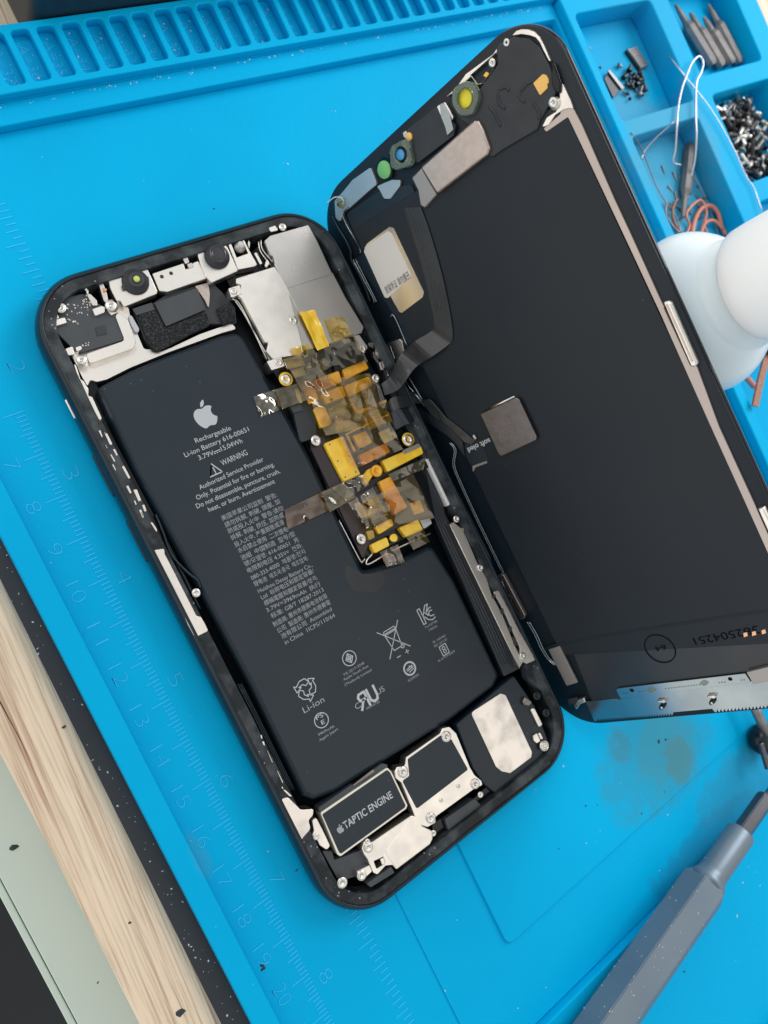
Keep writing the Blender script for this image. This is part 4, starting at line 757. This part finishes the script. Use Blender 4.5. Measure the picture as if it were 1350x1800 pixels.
dp('side_bracket', B2([(358, 912), (425, 888), (440, 900), (455, 985), (430, 1005), (400, 1008)]), 1.6, 'silver', .3, r=.3, bev=.1, holes=[B2([(378, 925), (388, 922), (412, 985), (400, 988)])])
for P in ([(372, 775), (400, 770), (470, 930)], [(440, 1075), (470, 1130), (540, 1215)], [(465, 1072), (500, 1130), (548, 1210)]): tube('lip_bead', [FD.pt(*q, 1.0) for q in B2(P)], .2, 'bluish_steel', ds, 6)
# sticker (its printed code is left out) and its line of writing
st = dp('warranty_sticker', B2([(240, 410), (255, 385), (372, 297), (395, 303), (470, 460), (555, 640), (548, 668), (440, 750), (425, 745)]), .92, 'sticker_gold', .6, r=.6, bev=.02)
plate('white_label', B2([(238, 425), (250, 400), (365, 318), (385, 330), (490, 553), (365, 672), (348, 668)]), FD, .90, .97, 'sticker_white', st, .6, .01)
link('sticker_writing', ltext(FD, '质保凭证 请勿撕开', B2([(360, 648)])[0], B2([(486, 562)])[0], .97, 1.5), 'recess', st)
# main driver can
cn = dp('driver_chip', [(844, 728), (906, 699), (912, 702), (943, 768), (942, 774), (882, 802), (877, 800)], 2.0, 'chip', .5, r=.2, bev=.15)
plate('etched_patch', [(862, 741), (892, 727), (911, 764), (880, 778)], FD, 2.0, 2.03, 'chip_etch', cn, .1, .005)
for P in ([(848, 724), (905, 697)], [(909, 698), (918, 712), (945, 770)]): tube('chip_glint', [FD.pt(*q, 1.0) for q in P], .3, 'smudged', ds, 6)  # bright tubes put the side glints of the can into metal colour
link('panel_lettering', ltext(FD, 'soft oled', (860, 770), (821, 788), .9, 1.35, bold=.02), 'white_print', ds)
dp('flex_tab', BC([(430, 430), (500, 415), (540, 450), (700, 640), (860, 760), (1020, 895), (1050, 860), (1070, 890), (1000, 960), (920, 930), (860, 870), (780, 780), (620, 660)]), 1.3, 'flex', .75, r=.5); dp('copper_contact', BC([(1010, 850), (1030, 835), (1065, 885), (1040, 898)]), 1.4, 'smudged', 1)
dp('flex_tab', BC([(900, 960), (1080, 900), (1200, 1110), (1190, 1160), (1020, 1210), (960, 1150)]), .85, 'battery', .74, r=.6); dp('flex_tab', BC([(1010, 1210), (1180, 1150), (1190, 1175), (1050, 1230), (1020, 1290)]), 1.0, 'label_grey', .74, r=.2)
for off in (0, 3): tube('lip_bead', [FD.pt(u + off, v, .8) for u, v in A7([(325, 100), (355, 150), (345, 240), (385, 350), (500, 600), (660, 930)])], .16, 'bluish_steel', ds, 6)
dp('side_bracket', A7([(628, 942), (650, 935), (668, 940), (802, 1195), (795, 1215), (775, 1228), (760, 1200)]), 1.6, 'strip', .3, r=.4, bev=.15, holes=[A7([(655, 975), (668, 975), (705, 1060), (700, 1072), (690, 1065)]), A7([(710, 1095), (722, 1095), (762, 1175), (755, 1188), (745, 1180)])])
for off in (0, 4): tube('lip_bead', [FD.pt(u + off, v, .8) for u, v in A7([(815, 1235), (865, 1320), (900, 1400), (945, 1470), (990, 1510)])], .2, 'bluish_steel', ds, 6)
tube('panel_fold', [FD.pt(*q, .62) for q in ((958, 1140), (1000, 1128), (1180, 1098), (1350, 1073), (1400, 1066))], .35, 'oled', ds, 6)
link('lower_flex', to_world(flat_mesh([fillet([(12.5, -149.5), (14.0, -132), (72, -132), (72, -149.5)], 1)], .2, .66, .1), FD), 'flap', ds)
c = FD.at(1160, 1140, .7); link('stamp', strokes(FD, [circ(c, 3.7, 36)], .8, .25), 'faint_print', ds)
link('panel_lettering', ltext(FD, '382504251', (1330, 1100), (1217, 1122), .8, 1.9), 'faint_print', ds); link('panel_lettering', ltext(FD, '64', (1168, 1133), (1150, 1137), .8, 1.4), 'faint_print', ds)
for q in ((1310, 1116), (1325, 1114), (1342, 1111)): dp('copper_contact', [(q[0] - 4, q[1] - 3), (q[0] + 3, q[1] - 5), (q[0] + 5, q[1] + 2), (q[0] - 3, q[1] + 5)], .9, 'copper', .5, r=.1)
dp('label', [(964, 1142), (983, 1136), (1015, 1200), (996, 1206)], 1.2, 'label_grey', .5, r=.1); dp('label', [(1312, 1182), (1360, 1170), (1366, 1195), (1324, 1203)], 1.7, 'label_grey', .5, r=.1)
# bottom steel plate with its comb of teeth
teeth = [(1029, 1233), (1085, 1229), (1087, 1231), (1092, 1229), (1318, 1198), (1400, 1185), (1406, 1236)]
comb = []
for i in range(24): t = i / 24; comb += [(1400 - 100 * t * 1.5, 1238.5 + 13 * t), (1399 - 100 * t * 1.5, 1235 + 13 * t), (1396 - 100 * t * 1.5, 1241 + 12.6 * t)]
comb = [c_ for c_ in comb if c_[0] > 1256] + [(1254, 1249), (1252, 1246), (1184, 1252), (1182, 1257)]
for i in range(28): t = i / 28; comb += [(1180 - 132 * t, 1257 + 9.5 * t), (1179 - 132 * t, 1253.5 + 9.5 * t), (1177 - 132 * t, 1258 + 9.2 * t)]
dp('bottom_plate', teeth + comb + [(1045, 1268)], .95, 'bluish_steel', .3, r=0, bev=.02)
dp('bottom_plate', [(1083, 1213), (1087, 1210), (1310, 1184), (1320, 1199), (1091, 1229)], 1.25, 'bluish_steel', .9, r=.3, bev=.04, holes=[[(1106, 1211), (1113, 1210), (1115, 1216), (1108, 1217)], [(1279, 1191), (1286, 1190), (1288, 1196), (1281, 1197)]], hr=.8)
for q, rx in (((1145, 1213), 11), ((1238, 1201), 10)): dp('glue_dot', [(q[0] - rx, q[1]), (q[0], q[1] - 7), (q[0] + rx, q[1] - 1), (q[0], q[1] + 6)], 1.3, 'gasket', 1.24, r=1.5, bev=.02)
pn = []
for u, v in ((1095, 1219), (1099, 1218.6), (1103, 1218), (1124, 1215.5), (1129, 1215), (1134, 1214.5)) + tuple((1170 + 5 * i, 1210.5 - .6 * i) for i in range(13)) + ((1264, 1200), (1269, 1199.5), (1274, 1199), (1303, 1195.5), (1308, 1195)):
    pn.append(poly_mesh([circ(FD.at(u, v, 1.25), .16, 6)[:-1]], FD, 1.25, 1.28))
join('plate_perforation', pn, 'recess', ds)
for u, v in ((1163, 1238), (1251, 1230)):
    dp('spring_clip', [(u - 9, v - 6), (u + 2, v - 7), (u + 8, v - 4), (u + 4, v - 1), (u - 8, v - 3)], 1.9, 'smudged', .9, r=.3, bev=.2); dp('spring_clip', [(u - 4, v + 2), (u + 5, v), (u + 6, v + 6), (u - 1, v + 11), (u - 6, v + 8)], 1.7, 'black_gloss', .9, r=.4, bev=.2)
    lathe('spring_clip', [(.35, 0), (.3, .2), (.01, .25)], FD.pt(u, v + 6, 1.7), 'silver', ds, FD.R @ V((0, 0, 1)), 12)
dp('corner_hook', B5([(325, 720), (345, 690), (380, 680), (385, 705), (360, 715), (340, 745)]), 1.8, 'smudged', .5, r=.3, bev=.2); dp('corner_hook', B5([(290, 690), (340, 680), (350, 700), (300, 725)]), 1.2, 'black_matte', .3, r=.3, bev=.2)
# flat cables from the display into the phone
def FDp(P, h): return [FD.pt(*q, h) for q in P]
ribbon('display_cable', FDp(B2([(452, 195), (485, 310), (545, 500), (592, 700), (612, 810), (590, 850)]), 1.0) + FDp(B2([(510, 900), (430, 975)]), 2.5) + [FP.pt(*B2([(375, 1085)])[0], 9.5), FP.pt(*B2([(330, 1125)])[0], 7.6)],
       FDp(B2([(540, 190), (590, 330), (655, 560), (698, 770), (708, 880), (685, 918)]), 1.0) + FDp(B2([(600, 980), (510, 1040)]), 2.5) + [FP.pt(*B2([(425, 1150)])[0], 9.5), FP.pt(*B2([(350, 1185)])[0], 7.6)], 'flex', ds)
for t in (.22, .36, .5): tube('cable_trace', [a.lerp(b, t) + (FD.R @ V((0, 0, .16))) for a, b in zip(FDp(B2([(452, 195), (485, 310), (545, 500), (592, 700)]), 1.0), FDp(B2([(540, 190), (590, 330), (655, 560), (698, 770)]), 1.0))], .12, 'slate', ds, 6)
ribbon('display_cable', [FP.pt(*q, h) for q, h in zip(BC([(-10, 480), (60, 400), (140, 380)]), (7.2, 9.2, 9.3))] + FDp(BC([(300, 330), (420, 420), (600, 560)]), 1.5), [FP.pt(*q, h) for q, h in zip(BC([(40, 600), (110, 540), (190, 520)]), (7.2, 9.2, 9.3))] + FDp(BC([(400, 470), (520, 590), (640, 680)]), 1.5), 'flex', ds)
ribbon('display_cable', [FP.pt(*q, h) for q, h in zip(BC([(20, 600), (110, 540), (190, 530)]), (7.2, 9.4, 9.5))] + FDp(BC([(330, 490), (500, 590), (760, 760), (900, 920)]), 1.2), [FP.pt(*q, h) for q, h in zip(BC([(90, 790), (220, 720), (290, 700)]), (7.2, 9.4, 9.5))] + FDp(BC([(400, 650), (560, 740), (780, 900), (930, 1100)]), 1.2), 'flap', ds)

# ================================================================== BOTTLE, BOX, SCREWDRIVER
bt = thing('solvent_bottle', (133, -104, 0), 'milky round plastic bottle with white cap behind the propped display', 'bottle')
lathe('bottle_body', [(15.5, 1.05), (17.0, 2.0), (17.6, 4), (17.8, 52), (18.1, 60), (18.05, 61.8), (17.6, 63.6), (16.7, 65.5), (15.4, 67.4), (13.8, 69.3), (12.4, 71.2), (11.9, 71.6), (11.9, 72.6), (11.0, 73.4), (10.8, 77)], (133.7, -104, 0), 'milky', bt, n=96)
lathe('cap', [(11.0, 76.2), (11.8, 76.3), (12.1, 76.9), (12.2, 79), (12.3, 99), (11.9, 101.2), (10.8, 102.4), (8, 103.0), (.01, 103.2)], (133.7, -103.8, 0), 'white_cap', bt, n=96)
bx = thing('storage_box', (85, 40, -5), 'dark navy plastic box with rounded corner behind the slot strip', 'box')
link('box_shell', flat_mesh([fillet(box_pts(43.3, 150, 19.9, 70), 3.5, 8)], -5.15, 17, .8, 2), 'box', bx)
link('box_lid', flat_mesh([fillet(box_pts(42.8, 150.5, 19.7, 70.5), 3.6, 8)], 17.05, 20, .8, 2), 'box', bx)

a0, a1 = FM.pt(1066, 1800, 9.0), FM.pt(1240, 1553, 9.0); ax = (a1 - a0).normalized(); a0 = a0 - ax * 45
sd = thing('precision_screwdriver', (a0.x, a0.y, 3), 'grey hexagonal metal screwdriver lying across the lower edge of the mat', 'screwdriver')
side = ax.cross(V((0, 0, 1))).normalized(); upv = side.cross(ax)
def prism(name, stations, n, ph0, mt, parent, o=a0, smooth=False):
    vs_, fs = [], []
    for s_, r_ in stations:
        for k in range(n): a = math.radians(ph0) + 2 * math.pi * k / n; vs_.append(o + ax * s_ + side * (r_ * math.cos(a)) + upv * (r_ * math.sin(a)))
    for i in range(len(stations) - 1):
        for k in range(n): fs.append((i * n + k, i * n + (k + 1) % n, (i + 1) * n + (k + 1) % n, (i + 1) * n + k))
    fs.append(tuple(range(n))); fs.append(tuple(range((len(stations) - 1) * n, len(stations) * n)))
    me = bpy.data.meshes.new(name); me.from_pydata([tuple(v) for v in vs_], [], fs); bm = bmesh.new(); bm.from_mesh(me); bmesh.ops.recalc_face_normals(bm, faces=bm.faces)
    if not smooth: bmesh.ops.bevel(bm, geom=[e_ for e_ in bm.edges if e_.calc_face_angle(0) > .3], offset=.22, segments=2, affect='EDGES')
    bm.to_mesh(me); bm.free(); return link(name, me, mt, parent, smooth)
Lh = (a1 - a0).length
prism('handle', [(0, 5.6), (1, 6.5), (Lh - 1.2, 6.5), (Lh + .6, 5.2)], 6, 22, 'driver', sd)
random.seed(31); cv, cf = [], []
for i in range(70):
    k = random.choice([0, 1, 1, 2, 2]); an = math.radians(22 + 30 + 60 * k); nn = side * math.cos(an) + upv * math.sin(an); tt = side * -math.sin(an) + upv * math.cos(an)
    t0 = random.choice([random.uniform(-3, 3), random.choice([-3.1, 3.1])]); p = a0 + ax * random.uniform(40, Lh - 2) + nn * 5.64 + tt * t0; d = (ax * random.uniform(-1, 1) + tt * random.uniform(-.6, .6)).normalized(); e_ = d.cross(nn)
    l1, l2 = random.uniform(.06, .45), random.uniform(.03, .10); n0 = len(cv); cv += [p + d * l1, p + e_ * l2, p - d * l1 * .7, p - e_ * l2, p + nn * .03]; cf += [(n0 + j, n0 + (j + 1) % 4, n0 + 4) for j in range(4)]
tag(mesh('paint_chip', cv, cf, 'dust', sd), kind='stuff')
prism('neck', [(Lh - .5, 5.4), (Lh + 1.2, 5.0), (Lh + 2.4, 4.3), (Lh + 4, 4.05), (Lh + 18.5, 4.0), (Lh + 19.1, 3.8), (Lh + 19.1, 3.1)], 40, 0, 'driver', sd, smooth=True)
prism('bit_holder', [(Lh + 18.4, 2.7), (Lh + 33, 2.7), (Lh + 34, 2.0)], 6, 30, 'tip', sd)
prism('bit', [(Lh + 33.5, 1.2), (Lh + 44, 1.0), (Lh + 47, .5)], 12, 0, 'tip', sd)

# small black tool lying against the right edge, dish in the corner
p = FM.pt(1352, 1300, 6)
kn = thing('suction_lifter', (p.x, p.y, 1), 'small black rubber tool with grey stem at the right edge below the display', 'tool')
lathe('rubber_head', [(2.0, 1.0), (4.2, 1.6), (4.9, 3.4), (4.6, 5.4), (3.2, 6.8), (.01, 7.2)], (p.x, p.y, 0), 'black_frame', kn, n=32)
q1, q2 = FM.pt(1352, 1300, 6), FM.pt(1318, 1225, 6)
v_, f_ = tube_geo([q1, q1.lerp(q2, .5), q2], 1.5, 14); mesh('stem', v_, f_, 'tool_grey', kn, True)
plate('blade', [(1337, 1308), (1343, 1305), (1356, 1350), (1350, 1354)], FM, 6, 7.2, 'tip', kn, .4, .2)
p = FM.pt(1395, 1845, 4)
di = thing('parts_dish', (p.x, p.y, 3), 'round grey rimmed dish of orange material cut off by the lower right corner', 'dish')
lathe('dish_rim', [(9.2, 3.05), (10.6, 3.3), (11.2, 5.2), (11.0, 5.9), (10.4, 5.7), (9.9, 4.6), (9.6, 4.2)], (p.x, p.y, 0), 'tool_grey', di, n=48)
lathe('dish_content', [(9.8, 3.3), (9.8, 4.7), (8, 5.1), (.01, 5.2)], (p.x, p.y, 0), 'rim_orange', di, n=48)

# ================================================================== THINGS IN THE TRAYS
def rod(name, uv0, uv1, z0, z1, r, mt, label, cat, group=None, prof=None, n=10):
    p0, p1 = FM.pt(*uv0, z0), FM.pt(*uv1, z1); d = p1 - p0; Ln = d.length
    pr = prof or [(0, .25), (.12, .45), (.28, .55), (.36, 1), (.95, 1), (1, .8)]
    v, f = tube_geo([p0 + d * s_ for s_, _ in pr], r, n, [t for _, t in pr]); o = mesh(name, v, f, mt, None, n > 10)
    return tag(o, label, cat, group)
tl = ['leftmost grey tool with tapered tip in the upper tray, beside its left wall', 'second grey tool from the left in the upper tray, half in shade', 'third grey tool from the left in the upper tray, with bright top', 'rightmost darker grey tool in the upper tray']
for k, (a, b, zz) in enumerate((((1187, 8), (1252, 115), -.5), ((1213, 22), (1268, 118), -.9), ((1237, 30), (1286, 113), -.3), ((1245, 8), (1299, 112), -1.2))):
    rod('tweezer_tool', a, b, zz, zz, 2.15, 'tool_grey', tl[k], 'tool', 'grey tools lying side by side in the upper tray', n=8)
rod('tweezer_tool', (1200, 382), (1213, 256), -1.2, -.8, 2.1, 'tool_grey', 'single grey pointed tool lying alone in the middle tray', 'tool', n=8)
# loose screws in the heap
def screw_mesh(name, L0, r, hd):
    prof = [(r, 0), (r, L0 * .93), (r * .4, L0)]; v, f = lathe_geo(prof, V((0, 0, 0)), n=10); v2, f2 = lathe_geo([(hd, -.9), (hd, -.15), (hd * .8, 0), (r, .05)], V((0, 0, 0)), n=12); k = len(v); v += v2; f += [tuple(i + k for i in q) for q in f2]
    me = bpy.data.meshes.new(name); me.from_pydata([tuple(x * S) for x in v], [], f)
    for pl in me.polygons: pl.use_smooth = True
    return me
sms = []
for i, (L0, r, hd) in enumerate(((5.0, .85, 1.6), (3.2, .7, 1.7), (7.0, .7, 1.5), (2.4, .9, 1.3))):
    for mt_ in ('screw', 'dark_metal'):
        me = screw_mesh('loose_screw', L0, r, hd); me.materials.append(M[mt_]); sms.append((me, mt_))
random.seed(11)
lab = {'screw': 'small silver screw in the heap in the right tray', 'dark_metal': 'small black screw in the heap in the right tray'}
for i in range(170):
    me, mt_ = random.choice(sms); x_, y_ = random.uniform(255.2, 284), random.uniform(-69.5, -41)
    o = bpy.data.objects.new('loose_screw', me); C.objects.link(o); lay = i // 58
    o.location = V((x_, y_, -2.1 + lay * 1.5)) * S; o.rotation_euler = (math.radians(90 + random.uniform(-28, 28)), random.uniform(-.3, .3), random.uniform(0, 6.28))
    tag(o, lab[mt_], 'screw', 'silver screws heaped in the right tray' if mt_ == 'screw' else 'black screws heaped in the right tray')
# small parts in the first tray
p = FM.pt(1084, 147, -2.5)
plateo = tag(plate('camera_shield', [(1062, 138), (1070, 126), (1096, 152), (1078, 172)], FM, -3, -1.9, 'dark_metal', None, .3, .1), 'small square dark chip with silver edge in the left tray', 'chip')
tag(plate('metal_clip', [(1068, 124), (1072, 122), (1098, 154), (1094, 158)], FM, -1.8, -1.3, 'tool_grey', None, .2, .1), 'thin bent silver clip on the dark chip in the left tray', 'clip')
v, f = [], []
for k in range(9):
    a, b = FM.pt(1103 + k * 2.6, 90 + k * 3.6, -1.9), FM.pt(1118 + k * 2.4, 85 + k * 3.6, -1.9); vv, ff = tube_geo([a, b], .62, 6); n0 = len(v); v += vv; f += [tuple(i + n0 for i in q) for q in ff]
ss = tag(plate('screw_strip', [(1100, 88), (1117, 82), (1139, 112), (1122, 120)], FM, -3, -2.0, 'dark_metal', None, .4, .1), 'ribbed black strip of tiny parts in the left tray', 'screw strip')
mesh('rib', v, f, 'tool_grey', ss)
random.seed(5)
for i, (a, b, mt_, lb) in enumerate((((1096, 137), (1112, 122), 'dark_metal', 'black screw left of the ribbed strip'), ((1113, 128), (1125, 143), 'dark_metal', 'thick black screw under the ribbed strip'), ((1124, 168), (1129, 150), 'tool_grey', 'grey screw at the bottom of the small pile'),
                                     ((1135, 160), (1131, 143), 'dark_metal', 'thin black pin at the right of the small pile'), ((1087, 115), (1093, 117), 'tool_grey', 'tiny grey nut above the square chip'), ((1054, 117), (1057, 121), 'dark_metal', 'tiny black crumb at the left tray wall'), ((1107, 174), (1109, 171), 'dark_metal', 'tiny black crumb below the small pile'), ((1035, 84), (1038, 88), 'tool_grey', 'tiny grey crumb high on the left tray floor'))):
    rod('small_screw', a, b, -2.0, -2.0, .9 if i < 5 else .6, mt_, lb, 'screw', prof=[(0, 1), (.2, 1), (.22, .55), (.95, .5), (1, .3)])
for i in range(18):
    u, v_ = random.gauss(1116, 9), random.gauss(140, 13); a = random.uniform(0, 6.28); z0 = random.uniform(-2.4, -1.5)
    rod('tiny_part', (u, v_), (u + 11 * math.cos(a), v_ + 11 * math.sin(a)), z0, z0 + random.uniform(-.3, .5), random.uniform(.5, 1.0), random.choice(['dark_metal', 'dark_metal', 'black_gloss']), 'tiny black part in the small dark pile in the left tray', 'small part', 'tiny black parts piled in the left tray', prof=[(0, 1), (.3, 1), (.32, .6), (1, .5)])
# wires
def wire(px, zs, r, mt, label, cat='wire', name='steel_wire', n=7): return tag(tube(name, [FM.pt(u, v, z) for (u, v), z in zip(px, zs)], r, mt, None, n), label, cat)
wire([(1197, 290), (1183, 285), (1187, 263), (1190, 219), (1192, 189), (1199, 155), (1207, 133), (1217, 110), (1229, 99), (1236, 110), (1233, 126), (1224, 148), (1223, 200), (1224, 240), (1221, 283), (1213, 318), (1209, 350)], [1, 2, 4, 7, 7.2, 7.4, 8, 8, 8.5, 8, 8, 7.5, 7.4, 6, 3, 0, -2], .34, 'wire', 'thick pale wire bent into a tall loop over the tray divider')
wire([(1172, 94), (1190, 116), (1207, 138), (1224, 158), (1255, 200), (1290, 262), (1312, 310), (1325, 330), (1340, 372)], [3, 7, 7.5, 7.5, 7.3, 7.2, 7, 7, 7.3], .19, 'wire', 'long thin straight wire running down the tray divider')
wire([(1110, 233), (1128, 262), (1145, 305), (1158, 335), (1175, 362), (1190, 385), (1198, 412)], [6.5, 3, 0, -1, -2, -2, -2], .2, 'tool_grey', 'fine kinked wire at the left of the middle tray')
wire([(1188, 212), (1160, 235), (1135, 262), (1127, 280)], [6.6, 3, -1, -2.3], .35, 'wire', 'short pale wire curving down into the middle tray')
wire([(1217, 305), (1235, 340), (1252, 380), (1262, 410)], [0, -1, -2, -2], .22, 'tool_grey', 'fine dark wire right of the pointed tool in the middle tray')
wire([(1171, 355), (1172, 380), (1190, 405), (1215, 420)], [-2, -2, -2, -2], .3, 'tool_grey', 'thin grey wire bending behind the bottle shoulder')
wire([(1216, 412), (1222, 385), (1234, 366), (1250, 362), (1262, 375), (1268, 398), (1275, 412)], [-2, -2, -1.4, -1, -1, -1.5, -2], .8, 'red_wire', 'thick salmon wire looped behind the bottle', 'wire', 'insulated_wire', 10)
wire([(1232, 410), (1240, 392), (1255, 388), (1270, 402)], [-1.5, -1, -.6, -1], .6, 'red_wire', 'short inner salmon wire loop behind the bottle', 'wire', 'insulated_wire', 10)
wire([(1205, 414), (1212, 396), (1206, 378), (1216, 362), (1232, 352), (1242, 372), (1238, 396), (1246, 416)], [-2, -2, -1, -.6, -.6, -1, -1.5, -2], .45, 'red_wire', 'thin tangled salmon wire left of the thick loop', 'wire', 'insulated_wire', 10)
wire([(1190, 350), (1182, 370), (1186, 392), (1200, 414)], [-1, -1.5, -2, -2], .5, 'braid', 'brown wire stub beside the pointed tool', 'wire', 'insulated_wire', 10)
wire([(1308, 660), (1316, 668), (1326, 680)], [1.5, 1, .8], 1.0, 'red_wire', 'short salmon wire stub below the bottle', 'wire', 'insulated_wire', 10)
pw = [(1349, 610), (1342, 640), (1334, 672), (1325, 714)]
tag(ribbon('copper_braid', [FM.pt(u - 5, v, 7.0) for u, v in pw], [FM.pt(u + 5, v + 2, 7.0) for u, v in pw], 'braid', None, .8), 'flat strip of copper braid hanging over the tray wall right of the bottle', 'braid')
rod('black_stub', (1355, 596), (1345, 622), 7.5, 7.5, 2.0, 'dark_metal', 'black cylinder end above the copper braid', 'cylinder', prof=[(0, 1), (1, 1)], n=14)
random.seed(21); cr = []
for i in range(60):
    u, v = random.gauss(1190, 45), random.gauss(360, 38)
    if not (1125 < u < 1290 and 240 < v < 425): continue
    p = FM.pt(u, v, -2.9)
    if not (208.5 < p.x < 240 and -116 < p.y < -45.5): continue
    a = random.uniform(0, 6.28); L0 = random.uniform(.6, 3.2); d = V((math.cos(a), math.sin(a), .1)); vv, ff = tube_geo([p, p + d * L0], random.uniform(.15, .45), 5); cr.append((vv, ff))
v, f = [], []
for vv, ff in cr: n0 = len(v); v += vv; f += [tuple(i + n0 for i in q) for q in ff]
tag(mesh('wire_offcuts', v, f, 'tool_grey'), 'scatter of fine grey wire offcuts on the middle tray floor', 'offcuts', kind='stuff')

# ================================================================== dust and crumbs
random.seed(77); v, f = [], []; v2, f2 = [], []
def crumb(v, f, p, r):
    k = len(v); a = random.uniform(0, 6.28); st = random.uniform(.35, .8); n_ = 7
    for j in range(n_):
        an = 6.283 * j / n_; rr = r * random.uniform(.6, 1.15); x_, y_ = math.cos(an) * rr, math.sin(an) * rr * st
        v.append(p + V((x_ * math.cos(a) - y_ * math.sin(a), x_ * math.sin(a) + y_ * math.cos(a), .02)))
    v.append(p + V((0, 0, r * .5))); f.append(tuple(range(k, k + n_))); f.extend([(k + j, k + (j + 1) % n_, k + n_) for j in range(n_)])
for i in range(430):
    m_ = random.random()
    if m_ < .25: p = V((random.uniform(20, 200), random.gauss(3.6, .3), 3.0))
    elif m_ < .45:
        x0 = random.choice([s_ for s_ in slots if 15 < s_ < 120]); p = V((x0 + random.uniform(.5, 3.7), random.uniform(6.6, 17.5), 3.5))
    elif m_ < .55: p = V((random.uniform(208.5, 240), random.uniform(-100, -46), -3))
    elif m_ < .7: p = V((random.uniform(-15, -11.2), random.uniform(-200, -80), -4.1))
    elif m_ < .75: p = V((random.uniform(60, 140), random.uniform(-285, -249), 3))
    else:
        p = V((random.uniform(-5, 200), random.uniform(-247, -2), .34))
        if 10 < p.x < 92 and -197 < p.y < -35: continue
        if 49 < p.x < 149 and -228 < p.y < -149: p.z = 1.02
        elif not (30 < p.x < 170 and p.y < -120): p.z = .02
    crumb(v, f, p, random.choice([.10, .14, .18, .3]))
tag(mesh('pale_dust', v, f, 'dust'), 'pale dust specks scattered over the blue mat', 'dust', kind='stuff')
for (u, v_, z, r) in ((1158, 1304, 1.0, .7), (1168, 1392, 1.0, .35), (1170, 1300, 1, .5), (1050, 1415, 1.0, .3), (1128, 1430, 1, .4), (982, 1492, 1.0, .4), (1030, 1416, 1.0, .5), (375, 520, 0, .3), (376, 367, 0, .4), (1203, 1708, 3, .5), (461, 1697, 0, .6), (462, 1703, 0, .7), (521, 1530, 0, .5), (316, 1780, -3, 1.3), (228, 1622, -3, .5), (24, 1490, -30, 1.3), (172, 1727, -30, .4), (112, 1278, -3, .5), (8, 1320, -30, .7), (148, 1068, -3, .4)):
    crumb(v2, f2, FM.pt(u, v_, z), r)
tag(mesh('dark_crumbs', v2, f2, 'dark_crumb'), 'dark crumbs scattered on the blue mat and the wood edge', 'crumbs', kind='stuff')
